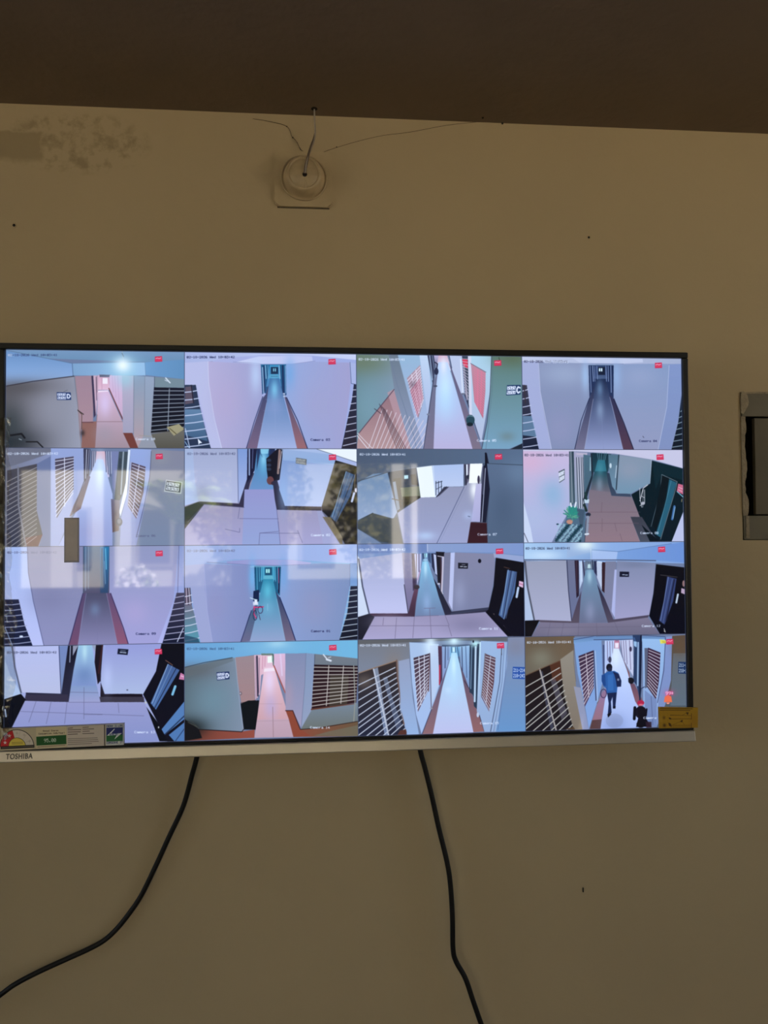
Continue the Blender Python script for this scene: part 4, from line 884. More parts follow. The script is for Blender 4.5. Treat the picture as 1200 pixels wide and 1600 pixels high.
def box(bm, x0, x1, y0, y1, z0, z1, bev=0, seg=2):
    r = bmesh.ops.create_cube(bm, size=1, matrix=Matrix.Translation(((x0+x1)/2, (y0+y1)/2, (z0+z1)/2)) @ Matrix.Diagonal((x1-x0, y1-y0, z1-z0, 1)))
    if bev:
        vs_ = set(r['verts']); es = [e for e in bm.edges if e.verts[0] in vs_ and e.verts[1] in vs_]
        bmesh.ops.bevel(bm, geom=es, offset=bev, segments=seg, affect='EDGES', profile=.5)
    return bm
def B(*a, **k):
    return box(bmesh.new(), *a, **k)
def smooth_path(pts, n=8):
    P = [Vector(p) for p in pts]; P = [P[0]*2-P[1]]+P+[P[-1]*2-P[-2]]; out = []
    for i in range(1, len(P)-2):
        for k in range(n):
            t = k/n
            out.append(.5*((2*P[i])+(P[i+1]-P[i-1])*t+(2*P[i-1]-5*P[i]+4*P[i+1]-P[i+2])*t*t+(-P[i-1]+3*P[i]-3*P[i+1]+P[i+2])*t**3))
    out.append(P[-2]); return out
def tube(bm, pts, r, seg=10, caps=True):
    rings = []; up = Vector((0, 1, 0))
    for i, p in enumerate(pts):
        d = (pts[min(i+1, len(pts)-1)]-pts[max(i-1, 0)]).normalized()
        a = d.cross(up)
        if a.length < .05: a = d.cross(Vector((1, 0, 0)))
        a.normalize(); b = a.cross(d).normalized()
        rr = r[i] if isinstance(r, (list, tuple)) else r
        rings.append([bm.verts.new(p+(a*math.cos(t)+b*math.sin(t))*rr) for t in [2*math.pi*k/seg for k in range(seg)]])
    for u, v in zip(rings[:-1], rings[1:]):
        for k in range(seg): bm.faces.new((u[k], u[(k+1) % seg], v[(k+1) % seg], v[k]))
    if caps: bm.faces.new(rings[0]); bm.faces.new(rings[-1][::-1])
    return bm
def lathe_y(bm, cx, cz, y0, prof, seg=48):
    """profile (radius, distance out of the wall towards the room)"""
    rings = []
    for r, d in prof:
        if r < 1e-5: rings.append([bm.verts.new((cx, y0-d, cz))])
        else: rings.append([bm.verts.new((cx+r*math.cos(2*math.pi*k/seg), y0-d, cz+r*math.sin(2*math.pi*k/seg))) for k in range(seg)])
    for u, v in zip(rings[:-1], rings[1:]):
        for k in range(seg):
            k2 = (k+1) % seg
            if len(v) == 1: bm.faces.new((u[k], u[k2], v[0]))
            elif len(u) == 1: bm.faces.new((u[0], v[k2], v[k]))
            else: bm.faces.new((u[k], u[k2], v[k2], v[k]))
    return bm
def outline_slab(bm, pts, y0, y1):
    """flat shape in the wall's plane, given (x, z) corners, from y0 to y1"""
    a = [bm.verts.new((x, y0, z)) for x, z in pts]; b = [bm.verts.new((x, y1, z)) for x, z in pts]
    bm.faces.new(a); bm.faces.new(b[::-1]); n = len(a)
    for i in range(n): bm.faces.new((a[i], b[i], b[(i+1) % n], a[(i+1) % n]))
    return bm
def pic_panel(name, corners, y, y_back, m, uvs, parent, nx=1, bulge=None):
    """thin slab whose front carries a picture; corners TL TR BR BL as (x, z)"""
    bm = bmesh.new(); uvl = bm.loops.layers.uv.new('UVMap')
    f = [bm.verts.new((x, y, z)) for x, z in corners]; k = [bm.verts.new((x, y_back, z)) for x, z in corners]
    face = bm.faces.new(f); bm.faces.new(k[::-1])
    for i in range(4): bm.faces.new((f[i], k[i], k[(i+1) % 4], f[(i+1) % 4]))
    for lp in face.loops:
        lp[uvl].uv = uvs[f.index(lp.vert)]
    edge = uvs[0]
    for fc in bm.faces:
        if fc is not face:
            for lp in fc.loops: lp[uvl].uv = edge
    return new(name, bm, m, parent)

WY = .07                        # the front of the plastered wall
# ------------------------------------------------------------------ the room
HX0, HX1, HZ0, HZ1 = 1.0828, 1.318, 1.731, 1.9635          # hole for the recessed box
bm = bmesh.new()
for a in ((-3.2, HX0, 0, 3.0), (HX1, 3.1, 0, 3.0), (HX0, HX1, 0, HZ0), (HX0, HX1, HZ1, 3.0)):
    box(bm, a[0], a[1], WY, .27, a[2], a[3])
bmesh.ops.remove_doubles(bm, verts=bm.verts, dist=1e-5)
tag(new('wall_front', bm, M['wall']), 'cream brown plastered wall behind the television', kind='structure')
# deep beam over the television: its underside is the dark band at the top of the view
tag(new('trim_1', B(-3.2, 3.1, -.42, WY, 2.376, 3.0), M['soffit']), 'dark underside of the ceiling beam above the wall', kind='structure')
tag(new('ceiling', B(-3.2, 3.1, -4.7, -.42, 3.0, 3.15), M['ceil']), kind='structure')
tag(new('floor', B(-3.2, 3.1, -4.7, WY, -.1, 0), M['floor']), kind='structure')
def holed_wall(name, axis, pos, th, lo, hi, z1, holes, m):
    """wall along an axis with rectangular openings (a0, a1, z0, z1)"""
    bm = bmesh.new(); holes = sorted(holes); cur = lo
    def put(a0, a1, z0, z1_):
        if a1-a0 < 1e-4 or z1_-z0 < 1e-4: return
        if axis == 'x': box(bm, a0, a1, pos, pos+th, z0, z1_)
        else: box(bm, pos, pos+th, a0, a1, z0, z1_)
    for a0, a1, b0, b1 in holes:
        put(cur, a0, 0, z1); put(a0, a1, 0, b0); put(a0, a1, b1, z1); cur = a1
    put(cur, hi, 0, z1)
    return tag(new(name, bm, m), kind='structure')
W1 = (-1.72, -.17, 1.325, 2.225); W2 = (.17, 1.19, 1.365, 2.275)
holed_wall('wall_back', 'x', -4.65, .15, -3.2, 3.1, 3.0, [W1, W2], M['room'])
holed_wall('wall_left', 'y', -3.2, .12, -4.5, WY, 3.0, [(-3.4, -.8, 1.45, 2.7)], M['room'])  # opening made up for the fill light; its sill dims the lower wall
holed_wall('wall_right', 'y', 2.98, .12, -4.5, WY, 3.0, [(-3.0, -.8, 1.45, 2.7)], M['room'])  # made-up opening for the right fill light, same sill height
for i, (a0, a1, z0, z1) in enumerate((W1, W2)):
    w = tag(bpy.data.objects.new('window_%d' % (i+1), None), kind='structure'); COL.objects.link(w); w.location = ((a0+a1)/2, -4.58, z0)
    bm = bmesh.new(); t = .03
    box(bm, a0, a1, -4.61, -4.56, z0, z0+t); box(bm, a0, a1, -4.61, -4.56, z1-t, z1)
    box(bm, a0, a0+t, -4.61, -4.56, z0+t, z1-t); box(bm, a1-t, a1, -4.61, -4.56, z0+t, z1-t)
    if i == 0: box(bm, -1.105, -1.04, -4.61, -4.56, z0+t, z1-t)
    new('window_frame', bm, M['frame'], w)
    new('window_sill', B(a0-.04, a1+.04, -4.66, -4.46, z0-.03, z0-.001), M['white'], w)

# ------------------------------------------------------------------ television
tv = empty('television', (.477, .03, 1.444), 'wide flat television on the wall showing sixteen camera pictures', 'television')
new('rear_housing', B(-.0005, .9535, .006, .034, 1.452, 2.0005, bev=.004), M['darkbody'], tv)
new('rear_box', B(.12, .83, .034, .058, 1.456, 1.80, bev=.006), M['darkbody'], tv)
new('wall_bracket', B(.30, .65, .0575, WY-.0004, 1.55, 1.85), M['darkbody'], tv)
SX, ST, SB = .953, 1.999, 1.463
bz = bmesh.new()
box(bz, -.0085, SX+.0088, -.004, .012, ST, ST+.0085, bev=.0015)
box(bz, -.0085, -.0002, -.004, .012, SB-.002, ST, bev=.0015)
box(bz, SX+.0002, SX+.0088, -.004, .012, SB-.002, ST, bev=.0015)
box(bz, -.0085, SX+.0088, -.0035, .012, SB-.0042, SB, bev=.001)
new('bezel', bz, M['black'], tv)
scr = new('screen', B(-.0005, SX+.0005, .0008, .006, SB-.0005, ST+.0005), M['black'], tv)
FEED_LABELS = ['corridor picture with a glaring ceiling lamp and dark barred window, camera 10', 'pale corridor picture with turquoise far end, camera 03', 'corridor picture with pink barred windows, camera 05', 'grey blue corridor picture with dark far end, camera 04',
 'washed out barred corridor picture, camera 06', 'tiled junction picture with parked bikes in the passage, camera 02', 'slate blue lobby picture with white pillar, camera 07', 'picture with potted plants and a dark green door, camera 08',
 'lavender corridor picture with a bright blue slit, camera 09', 'turquoise corridor picture with a pink bicycle, camera 01', 'tiled junction picture with a round black mark on the wall, camera 11', 'tiled junction picture with a lamp at its top, camera 12',
 'tiled junction picture partly covered by the energy label, camera 13', 'orange floored corridor picture with barred window, camera 14', 'bright blue corridor picture with red brown floor edges, camera 15', 'corridor picture with a person in blue walking, cut by the yellow sticker']
for i in range(16):
    r, c = divmod(i, 4)
    x0, x1 = SX*c/4, SX*(c+1)/4; z1, z0 = ST-(ST-SB)*r/4, ST-(ST-SB)*(r+1)/4
    u0, u1, v1, v0 = c/4, (c+1)/4, 1-r/4, 1-(r+1)/4
    o = pic_panel('camera_feed', [(x0, z1), (x1, z1), (x1, z0), (x0, z0)], 0, .0008, M['screen'], [(u0, v1), (u1, v1), (u1, v0), (u0, v0)], scr)
    tag(o, FEED_LABELS[i])
# silver strip along the bottom, standing a little proud
bm = B(-.0088, SX+.0095, -.0085, .016, 1.4435, 1.4585, bev=.0014)
for v in bm.verts:
    if v.co.y < -.004: v.co.y += .17*(v.co.z-1.4435)          # the face leans back a little
trim = new('bottom_trim', bm, M['silver'], tv)
tag(trim, 'silver strip along the bottom edge')
fc = bpy.data.curves.new('brand_lettering', 'FONT'); fc.body = 'TOSHIBA'; fc.size = .0098; fc.extrude = .0003; fc.offset = .00020; fc.space_character = 1.12
fo = bpy.data.objects.new('tmp', fc); COL.objects.link(fo); bpy.context.view_layer.update()
fm = bpy.data.meshes.new_from_object(fo.evaluated_get(bpy.context.evaluated_depsgraph_get())); bpy.data.objects.remove(fo)
xs = [v.co.x for v in fm.vertices]; k = .0345/(max(xs)-min(xs)); x0 = min(xs)
for v in fm.vertices: v.co = Vector((.0058+(v.co.x-x0)*k, -.0087+.17*(.0048+v.co.y*.98)-v.co.z, 1.4483+v.co.y*.98))
fm.materials.append(M['letter']); lo = bpy.data.objects.new('brand_lettering', fm); COL.objects.link(lo); lo.parent = trim
# energy label bottom left
def energy_label():
    q = [(5,150),(1112,108),(1112,300),(5,345)]
    c = Canvas(1108, 192, q, (186, 172, 140))
    c.P((200, 185, 150), "340 140 608 130 606 310 338 330"); c.P((193, 180, 165), "612 130 940 118 940 305 612 318")
    t = np.linspace(math.pi, 2*math.pi, 26)
    c.P((205, 192, 175), np.c_[168+150*np.cos(t), 308+150*np.sin(t)].ravel())
    t2 = np.linspace(math.pi, math.pi*1.42, 14)
    c.P((190, 30, 35), np.r_[np.c_[168+150*np.cos(t2), 308+150*np.sin(t2)].ravel(), 168, 308])
    c.L((50, 40, 35), np.c_[168+150*np.cos(t), 308+150*np.sin(t)].ravel(), 6)
    for a in (.29, .42, .57, .72, .86): c.L((150, 130, 110), [168+80*math.cos(math.pi*(1+a)), 308+80*math.sin(math.pi*(1+a)), 168+148*math.cos(math.pi*(1+a)), 308+148*math.sin(math.pi*(1+a))], 2, .5)
    for sx, sy in ((62, 272), (102, 212)):
        s = []
        for k in range(10):
            r = 20 if k % 2 == 0 else 8; s += [sx+r*math.sin(k*math.pi/5), sy-r*math.cos(k*math.pi/5)]
        c.P((240, 200, 190), s)
    for sx, sy in ((170, 190), (235, 205), (280, 262)): c.L((170, 150, 135), [sx-12, sy, sx+12, sy], 3); c.L((170, 150, 135), [sx, sy-12, sx, sy+12], 3)
    t3 = np.linspace(math.pi, 2*math.pi, 20)
    c.P((215, 190, 80), np.c_[168+76*np.cos(t3), 306+76*np.sin(t3)].ravel()); c.L((80, 60, 40), np.c_[168+76*np.cos(t3), 306+76*np.sin(t3)].ravel(), 4)
    for y in (272, 284): c.L((120, 90, 40), [122, y, 218, y-3], 4, .8)
    c.P((35, 30, 28), "22 306 322 292 322 318 22 330"); c.L((150, 135, 115), "34 318 150 312 160 311 312 305", 5, .7)
    c.T((95, 75, 55), 400, 163, "Annual Energy", 15, 10.6, slope=-.035, bold=.5); c.T((95, 75, 55), 362, 188, "Consumption (kWh/Year)", 15, 10.6, slope=-.035, bold=.5)
    c.P((18, 82, 28), "341 222 606 207 606 288 341 300"); c.T((225, 225, 205), 408, 240, "95.00", 32, 22, slope=-.04, bold=.12); c.T((225, 225, 205), 512, 232, "'", 18, 14)
    c.L((95, 75, 55), "350 312 595 298", 5, .7)
    for y, xa, xb in ((147, 622, 662), (162, 622, 735), (182, 622, 732), (202, 622, 705)): c.L((90, 72, 62), [xa, y, xb, y-3], 7, .85)
    for y, xa, xb in ((140, 752, 802), (156, 752, 848), (176, 752, 810), (196, 752, 850)): c.L((90, 72, 62), [xa, y, xb, y-3], 7, .75)
    for i, y in enumerate((242, 258, 274, 292)): c.L((110, 92, 82), [622, y, (880, 885, 890, 830)[i], y-8], 6, .7)
    c.L((70, 60, 60), "944 118 946 304", 9)
    c.P((190, 190, 185), "955 116 1112 108 1112 300 955 304")
    c.T((20, 35, 90), 960, 122, "ENERGY IS LIFE", 17, 10.4, slope=-.04, bold=.5)
    c.P((18, 32, 100), "960 144 1105 140 1105 208 960 214"); c.P((22, 92, 45), "960 212 1105 206 1105 262 960 268")
    c.P((220, 225, 225), "1030 152 965 215 1040 212 1050 214 1030 250 1098 192 1040 196 1002 196 1035 156"); c.T((30, 50, 90), 990, 196, "BEE", 16, 26, bold=.4)
    c.T((20, 35, 90), 962, 270, "CONSERVE IT", 19, 13, slope=-.04, bold=.5)
    c.L((90, 80, 70), "5 150 1112 108", 3, .6); c.L((90, 80, 70), "5 345 1112 300", 4, .7)
    c.blur(1); return np.clip((c.a/255)*1.2, 0, 1)
def yellow_sticker():
    q = [(295,265),(960,262),(962,605),(300,625)]
    c = Canvas(660, 350, q, (176, 134, 20))
    c.G((190, 150, 60), 330, 480, 40, 60, .6); c.G((150, 105, 15), 900, 500, 80, 130, .5)
    c.L((70, 45, 10), "320 288 560 286 870 284", 11); c.L((80, 52, 10), "320 318 600 314 830 314", 11)
    for a, b in ((345, 470), (510, 590)):
        c.L((100, 68, 12), [500, a+60, 850, a+58], 7); c.L((95, 62, 12), [480, a+118, 560, a+122, 855, a+112], 8)
        c.L((90, 58, 12), [855, a+20, 855, a+120], 9)
    c.P((70, 45, 12), "765 345 810 348 795 395 780 380"); c.P((70, 45, 12), "680 490 715 480 705 520 670 515")
    c.P((80, 50, 12), "470 440 515 450 515 475 480 470"); c.P((80, 50, 12), "470 525 510 545 520 595 475 580 465 540")
    c.L((110, 75, 15), "500 400 700 402 790 350", 6); c.L((110, 75, 15), "540 560 700 500 740 560", 5); c.L((115, 80, 15), "500 600 850 590", 5)
    c.G((90, 60, 20), 390, 445, 22, 26, .7); c.G((80, 50, 15), 395, 572, 26, 28, .9)
    for y in (370, 400, 440, 480, 520, 560): c.L((120, 85, 15), [452, y, 452, y+12], 4)
    c.blur(2); return np.clip(c.a/255*1.1, 0, 1)
UV4 = [(0, 1), (1, 1), (1, 0), (0, 0)]
LX = .1586
M['elabel'] = picture_material('energy_label_print', energy_label(), False, .5)
M['ysticker'] = picture_material('yellow_sticker_print', yellow_sticker(), False, .45)
o = pic_panel('energy_label', [(-.0045, 1.4885), (LX, 1.4908), (LX, 1.4622), (-.0035, 1.4592)], -.0066, -.0001, M['elabel'], UV4, tv); tag(o, 'paper energy rating label with two stars, green band and 95.00')
o = pic_panel('instruction_sticker', [(.9078, 1.4940), (.9668, 1.4915), (.9662, 1.4628), (.9083, 1.4634)], -.0064, -.0042, M['ysticker'], UV4, tv); tag(o, 'yellow sticker with line drawings overlapping the frame corner')
# grey brown strip stuck on the glass
st = new('adhesive_strip', B(.0783, .0979, -.0022, -.0001, 1.7091, 1.7699, bev=.0004), M['stripedge'], tv); tag(st, 'grey brown rectangular strip stuck upright on the screen')
new('strip_face', B(.0800, .0962, -.0028, -.0022, 1.7115, 1.7680, bev=.0003), M['strip'], st)
# clear wrinkled film peeling along the left edge
bm = bmesh.new(); NZ, NX = 150, 9; grid = []
for i in range(NZ):
    z = 1.905-(1.905-1.475)*i/(NZ-1); row = []
    w = .012+.013*math.exp(-((z-1.60)/.08)**2)+.003*math.sin(z*70)
    for j in range(NX):
        t = j/(NX-1); x = -.022+t*(.022+w*.75)
        y = -.0075-.0035*math.sin(t*9+z*38+1.5*math.sin(z*90))-.0025*math.sin(z*160+t*14)-.002*random.random()
        y = min(y, -.0048)
        row.append(bm.verts.new((x, y, z)))
    grid.append(row)
for i in range(NZ-1):
    for j in range(NX-1): bm.faces.new((grid[i][j], grid[i][j+1], grid[i+1][j+1], grid[i+1][j]))
tag(new('protective_film', bm, M['film'], tv, smooth=True), 'clear wrinkled film peeling off the left edge')

# ------------------------------------------------------------------ cables below the television
def cable(name, pts, ys, r, label):
    P = smooth_path([(x, y, z) for (x, z), y in zip(pts, ys)], 8)
    return tag(new(name, tube(bmesh.new(), P, r, 12), M['cable'], smooth=True), label, 'cable')
L_ = [(.2530, 1.4505), (.2458, 1.4204), (.2404, 1.4024), (.2269, 1.3556), (.2063, 1.3112), (.1867, 1.2687), (.1672, 1.2292), (.1513, 1.2057), (.1337, 1.1842), (.1161, 1.1691), (.0942, 1.1586), (.0637, 1.1469), (.029, 1.1338), (-.0011, 1.1204), (-.0226, 1.1058), (-.10, 1.05), (-.16, .95)]
cable('black_cable', L_, [.0465, .05, .054, .058, .060, .062, .063, .063, .062, .060, .058, .056, .053, .05, .05, .05, .055], .0036, 'black cable curving down to the left below the television')
R2_ = [(.5652, 1.4505), (.5706, 1.4227), (.5761, 1.4021), (.5862, 1.36), (.5962, 1.3132), (.6071, 1.2664), (.6116, 1.2339), (.6141, 1.1875), (.6146, 1.1414), (.6192, 1.1227), (.6322, 1.099), (.6433, 1.0661), (.6562, 1.0285), (.6728, .9815), (.69, .90), (.70, .80)]
cable('black_cable', R2_, [.0465]+[.046]*4+[.043, .041, .04, .04, .04, .039, .037, .035, .034, .034, .034], .0037, 'black cable hanging below the television middle with a kink')

# ------------------------------------------------------------------ cover plate with round rose and wire
jb = empty('ceiling_rose', (.4025, WY, 2.277), 'round painted cable rose on square cover plate near the ceiling', 'cable outlet')
bm = bmesh.new(); pts = []; x0, x1, z0, z1, rr = .3590, .4447, 2.2352, 2.3190, .008
for cx, cz, a in ((x1-rr, z1-rr, 0), (x0+rr, z1-rr, 90), (x0+rr, z0+rr, 180), (x1-rr, z0+rr, 270)):
    for k in range(6): t = math.radians(a+18*k); pts.append((cx+rr*math.cos(t), cz+rr*math.sin(t)))
outline_slab(bm, pts, WY-.0045, WY); top = [f for f in bm.faces if len(f.verts) > 6 and abs(f.calc_center_median().y-(WY-.0045)) < 1e-4]
bmesh.ops.bevel(bm, geom=[e for f in top for e in f.edges], offset=.0014, segments=2, affect='EDGES')
new('cover_plate', bm, M['plate'], jb)
new('gap_shade', B(.3630, .4405, WY-.0012, WY+.0005, 2.2338, 2.2354), M['web_and_gap_shade'], jb)  # shade under the plate's bottom edge, put in as a dark strip
RC = (.4030, 2.2775)
new('rose_body', lathe_y(bmesh.new(), RC[0], RC[1], WY-.0045, [(.0335, 0), (.0345, .001), (.0345, .0028), (.0330, .0036), (.0322, .0010), (.0312, .0010), (.0300, .0060), (.0262, .0165), (.0240, .0190), (.0222, .0192), (.0217, .0176), (.0209, .0176), (.0204, .0186), (.0, .0188)]), M['dome'], jb, smooth=True)
HX, HZ, HY = .4043, 2.2752, WY-.0045-.0188
new('cable_hole', lathe_y(bmesh.new(), HX, HZ, HY+.0003, [(.0035, 0), (.0035, .0009), (.0026, .0010), (.0022, .0004), (0, .0004)], 20), M['hole'], jb)
new('seam', B(HX+.0002, HX+.0030, HY-.0007, HY+.0004, HZ-.021, HZ-.004, bev=.0004), M['plate'], jb)
wr = empty('wire', (.4187, .052, 2.376), 'thin dusty wire from a hole in the beam to the rose', 'wire')
new('strand', tube(bmesh.new(), smooth_path([(.4187, .050, 2.388), (.4188, .0520, 2.370), (.4193, .0540, 2.356), (.4198, .0560, 2.342), (.4178, .0560, 2.330), (.4128, .0520, 2.314), (.4092, .0450, 2.300), (.4068, .0405, 2.288), (.4052, .0440, 2.2765)]), .00115, 8), M['wire_a'], wr, smooth=True)
new('strand', tube(bmesh.new(), smooth_path([(.4182, .0575, 2.336), (.4142, .0550, 2.325), (.4108, .0500, 2.312), (.4078, .0440, 2.298), (.4050, .0410, 2.286), (.4035, .0440, 2.2755)]), .0012, 8), M['wire_b'], wr, smooth=True)
new('strand', tube(bmesh.new(), smooth_path([(.4200, .0570, 2.345), (.4155, .0545, 2.327), (.4118, .0490, 2.312), (.4095, .0435, 2.296), (.4068, .0425, 2.283), (.4056, .0445, 2.2755)]), .0009, 8), M['wire_b'], wr, smooth=True)
bm = bmesh.new(); bmesh.ops.create_cone(bm, cap_ends=True, segments=14, radius1=.0048, radius2=.0042, depth=.0008, matrix=Matrix.Translation((.4187, .050, 2.3757)))
new('hole_rim', bm, M['hole'], wr)
# cobweb threads clinging to the wall round the rose
cw = empty('cobweb', (.42, WY-.004, 2.318), 'faint dusty cobweb threads spreading from the rose to the beam', 'cobweb')
yy = WY-.0012
for pts, r in (([(.3272, 2.367), (.3508, 2.3641), (.3774, 2.3574), (.385, 2.3421), (.3907, 2.3365), (.3983, 2.3232), (.4059, 2.3157)], .00035),
               ([(.4221, 2.3163), (.4462, 2.326), (.4848, 2.3391), (.5236, 2.3494), (.5627, 2.3558), (.6218, 2.369), (.6664, 2.3755)], .00028),
               ([(.3958, 2.3262), (.3995, 2.3215), (.4105, 2.318)], .0004)):
    new('thread', tube(bmesh.new(), smooth_path([(x, yy, z) for x, z in pts], 6), r, 5), M['web_and_gap_shade'], cw)
for x, z, r in ((.3774, 2.3574, .0011), (.3862, 2.3408, .0012), (.3930, 2.3330, .0008), (.4520, 2.3290, .0009)):
    bm = bmesh.new(); bmesh.ops.create_icosphere(bm, subdivisions=1, radius=r, matrix=Matrix.Translation((x, yy, z)))
    new('dust_clump', bm, M['web_and_gap_shade'], cw)

# ------------------------------------------------------------------ small holes and nails
def plug(x, z, label, r=.0026):
    e = empty('wall_plug', (x, WY, z), label, 'wall plug', )
    new('plug_rim', lathe_y(bmesh.new(), x, z, WY, [(r*1.35, -.0005), (r*1.3, .0006), (r*1.0, .0009), (r*.85, .0005), (r*.8, -.002)], 20), M['plate'], e, smooth=True)
    new('plug_hole', lathe_y(bmesh.new(), x, z, WY, [(r*.82, .0003), (0, .0003)], 16), M['hole'], e)
plug(-.0169, 2.1969, 'small dark screw hole in the wall, upper left'); plug(.8417, 2.2020, 'small dark screw hole in the wall, upper right', .0021)
bm = bmesh.new(); box(bm, .8190, .8206, WY-.0015, WY+.001, 1.2000, 1.2068, bev=.0005)
tag(new('nail', bm, M['hole']), 'tiny dark upright nail in the bare lower wall', 'nail')
for (x, y, z), lb in (((.6735, .056, 2.376), 'tiny dark nail in the beam, left of the other'), ((.7070, .0690, 2.3755), 'tiny dark nail at the beam edge, right of the other')):
    bm = bmesh.new(); bmesh.ops.create_cone(bm, cap_ends=True, segments=10, radius1=.0013, radius2=.0017, depth=.002, matrix=Matrix.Translation((x, y, z-.0005)))
    tag(new('ceiling_nail', bm, M['hole']), lb, 'nail')

# ------------------------------------------------------------------ recessed box at the right
rb = empty('switch_box', ((HX0+HX1)/2, WY, HZ0), 'open recessed switch box with grey plates and dark gap, right edge', 'switch box')
bm = bmesh.new()
box(bm, HX0+.0005, HX1-.0005, .150, .156, HZ0+.0005, HZ1-.0005); box(bm, HX0+.0005, HX0+.003, .0745, .150, HZ0+.0005, HZ1-.0005); box(bm, HX1-.003, HX1-.0005, .0745, .150, HZ0+.0005, HZ1-.0005)
box(bm, HX0+.003, HX1-.003, .0745, .150, HZ1-.003, HZ1-.0005); box(bm, HX0+.003, HX1-.003, .0745, .150, HZ0+.0005, HZ0+.003)
new('back_box', bm, M['void'], rb)
new('top_plate', B(HX0+.0015, HX1-.0015, WY-.001, WY+.0045, 1.9255, HZ1-.0015, bev=.0008), M['steel'], rb)
new('bottom_plate', B(HX0+.0015, HX1-.0015, WY-.001, WY+.0045, HZ0+.001, 1.7695, bev=.0008), M['steel'], rb)
new('inner_panel', B(1.1075, HX1-.027, WY+.004, WY+.012, 1.7715, 1.9235, bev=.001), M['panel'], rb)
bm = bmesh.new(); random.seed(3); pts = []; n = 26
for i in range(n+1): pts.append((HX0+.0052+.0018*random.random()+(.002 if i < 6 else 0)+.0016*math.sin(i*.6), 1.7697+(1.9253-1.7697)*i/n))
pts += [(HX0-.0006, 1.9253), (HX0-.0003, 1.7697)]
outline_slab(bm, pts, WY-.0022, WY+.004); new('plaster_rim', bm, M['plaster'], rb)
bm = bmesh.new(); outline_slab(bm, [(HX0-.0008, 1.9300), (HX0+.0035, 1.9290), (HX0+.0112, 1.9420), (HX0+.0125, 1.9470), (HX0+.0105, 1.9590), (HX0+.0030, 1.9620), (HX0-.0006, 1.9610)], WY-.0026, WY-.0011); new('plaster_flake', bm, M['plaster'], rb)
bm = bmesh.new(); outline_slab(bm, [(HX0-.0015, HZ1-.0005), (HX0+.004, HZ1+.0012), (HX0+.006, HZ1-.0005), (HX0+.03, HZ1+.0007), (HX0+.045, HZ1+.0004), (HX1, HZ1+.001), (HX1, HZ1-.0028), (HX0+.03, HZ1-.0024), (HX0+.004, HZ1-.003)], WY-.0022, WY-.0011); new('plaster_rim', bm, M['plaster'], rb)
bm = bmesh.new(); outline_slab(bm, [(HX0+.0045, HZ0+.003), (HX0+.0105, HZ0+.0035), (HX0+.0100, 1.7685), (HX0+.0055, 1.7690)], WY-.0018, WY-.0011); new('plaster_flake', bm, M['plaster'], rb)

# ------------------------------------------------------------------ outside the back windows (seen mirrored in the screen)
tag(new('terrain', B(-30, 30, -60, -4.7, -.5, -.3), M['ground']), 'pale paved ground outside the windows', kind='structure')
tag(new('lawn', B(-12, 12, -13.5, -9.6, -.3, -.26), M['grass']), 'lawn beyond the columns', kind='structure')
for i, (a, b) in enumerate(((-2.93, -2.66), (-2.12, -1.94), (1.38, 1.54), (1.64, 1.82))):
    c0 = empty('garden_column', ((a+b)/2, -9, -.3), ['white square column seen mirrored behind the grey strip', 'white square column seen mirrored beside the white flowers', 'white square column, third from the left outside', 'white square column outside, nearest the right'][i], 'column', 'white columns outside the windows')
    new('shaft', B(a, b, -9.1, -8.9, -.3, 3.3, bev=.01), M['white'], c0)
    new('base', B(a-.04, b+.04, -9.14, -8.86, -.3, -.05, bev=.01), M['white'], c0)
tag(new('garden_beam', B(-6, 4, -9.15, -8.85, 3.3, 3.6), M['white']), kind='structure')
fb = empty('far_building', (0, -16, -.3), 'pale long building beyond the lawn outside', 'building')
new('facade', B(-12, 2.0, -17, -16, -.3, 5.2), M['far'], fb)
for k in range(7):
    x = -10.5+k*1.75; f = new('far_window', B(x, x+.8, -16.0, -15.93, 1.0, 2.3), M['frame'], fb)
    new('far_pane', B(x+.08, x+.72, -15.925, -15.91, 1.08, 2.22), M['black'], f)
def leaves(bm, n, c, rad, size, flat=.5):
    for _ in range(n):
        d = Vector(rng.normal(size=3)); d.normalize(); rr = rng.random()**.4
        p = Vector((c[0]+d.x*rad[0]*rr, c[1]+d.y*rad[1]*rr, c[2]+d.z*rad[2]*rr))
        a = Vector(rng.normal(size=3)).normalized(); b = a.cross(Vector(rng.normal(size=3))).normalized(); s = size*(.6+.8*rng.random())
        vs_ = [bm.verts.new(p+a*s), bm.verts.new(p+b*s*flat), bm.verts.new(p-a*s), bm.verts.new(p-b*s*flat)]; bm.faces.new(vs_)
    return bm
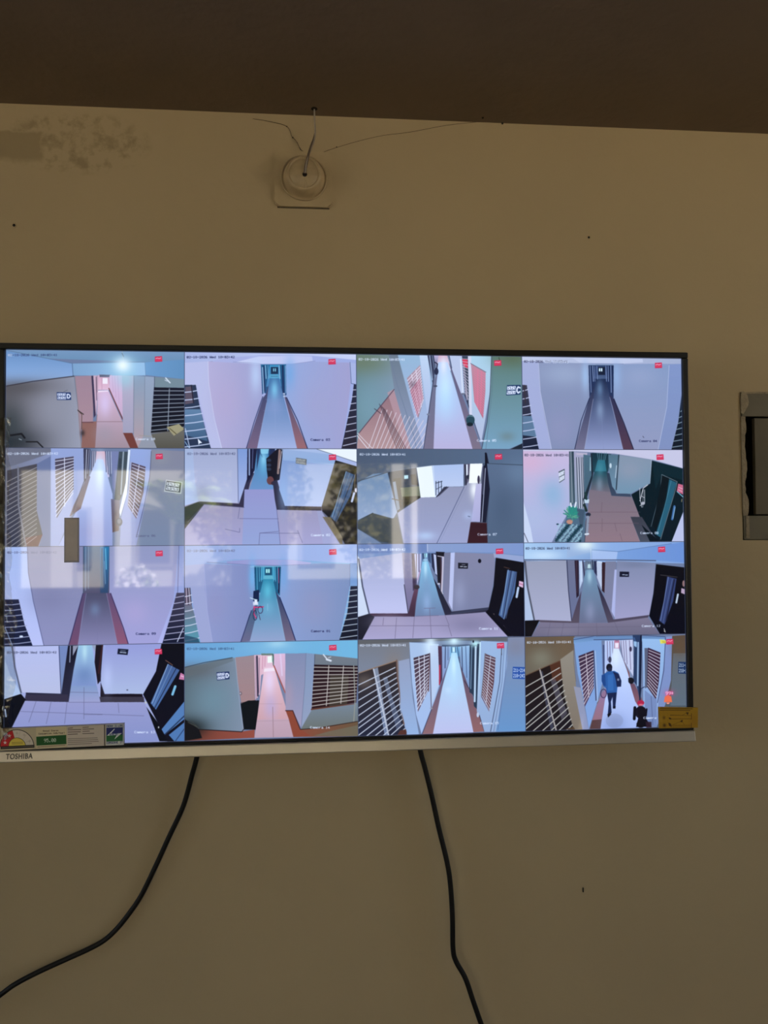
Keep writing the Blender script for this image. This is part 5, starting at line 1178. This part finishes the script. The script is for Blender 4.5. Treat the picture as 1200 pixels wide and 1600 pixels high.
def shrub(name, c, rad, n, label, cat, m, size=.06, petals=0, z0=-.3):
    e = empty(name, (c[0], c[1], z0), label, cat)
    tag(new('foliage', leaves(bmesh.new(), n, c, rad, size), m, e), kind='stuff')
    bm = bmesh.new()
    for k in range(5): tube(bm, [Vector((c[0]+.03*math.cos(k*1.3), c[1]+.03*math.sin(k*1.3), z0)), Vector((c[0]+rad[0]*.4*math.cos(k*1.3), c[1]+rad[1]*.4*math.sin(k*1.3), c[2]))], [.02, .01], 6)
    new('stem', bm, M['trunk'], e)
    if petals: tag(new('blossom', leaves(bmesh.new(), petals, (c[0], c[1]+.1, c[2]+.05), (rad[0], rad[1], rad[2]), .035, .8), M['petal'], e), kind='stuff')
shrub('flowering_shrub', (-1.78, -8.5, .72), (.34, .3, .60), 1500, 'shrub covered with white blossom seen mirrored', 'shrub', M['leaf'], .05, 1700)
shrub('olive_tree', (2.3, -13.2, 2.2), (1.7, .9, 1.7), 5000, 'olive brown tree seen mirrored at the right windows', 'tree', M['dryleaf'], .10)
shrub('olive_tree', (-.9, -13.4, 2.6), (1.2, .8, 1.5), 3000, 'olive brown tree left of the other one', 'tree', M['dryleaf'], .10)
pt = empty('palm_tree', (-1.53, -9.9, -.3), 'small green palm seen mirrored between the pictures', 'palm')
new('trunk', tube(bmesh.new(), [Vector((-1.53, -9.9, -.3)), Vector((-1.55, -9.9, .6)), Vector((-1.51, -9.9, 1.85))], [.11, .08, .07], 12), M['trunk'], pt, smooth=True)
for k in range(17):
    a = k*2.4; L = .95+.25*random.random(); el = .5+.9*random.random(); bm = bmesh.new(); pts = []
    for i in range(12):
        t = i/11; pts.append(Vector((-1.51+math.cos(a)*L*t*math.cos(el*.6), -9.9+math.sin(a)*L*t*math.cos(el*.6), 1.85+L*(math.sin(el)*t*1.35-.95*t*t*math.cos(el*.5)))))
    tube(bm, pts, [.010*(1-i/13) for i in range(12)], 5)
    for i in range(1, 12):
        d = (pts[i]-pts[i-1]).normalized(); s = d.cross(Vector((0, 0, 1))).normalized()
        for sg in (-1, 1):
            for off in (0, .5):
                p = pts[i-1].lerp(pts[i], off); w = .26*math.sin(.4+2.4*i/12)
                q = p+(s*sg*.8+d*.5+Vector((0, 0, -.25)))*w
                bm.faces.new([bm.verts.new(p-d*.022), bm.verts.new(p+d*.022), bm.verts.new(q)])
    new('frond', bm, M['leaf'], pt)
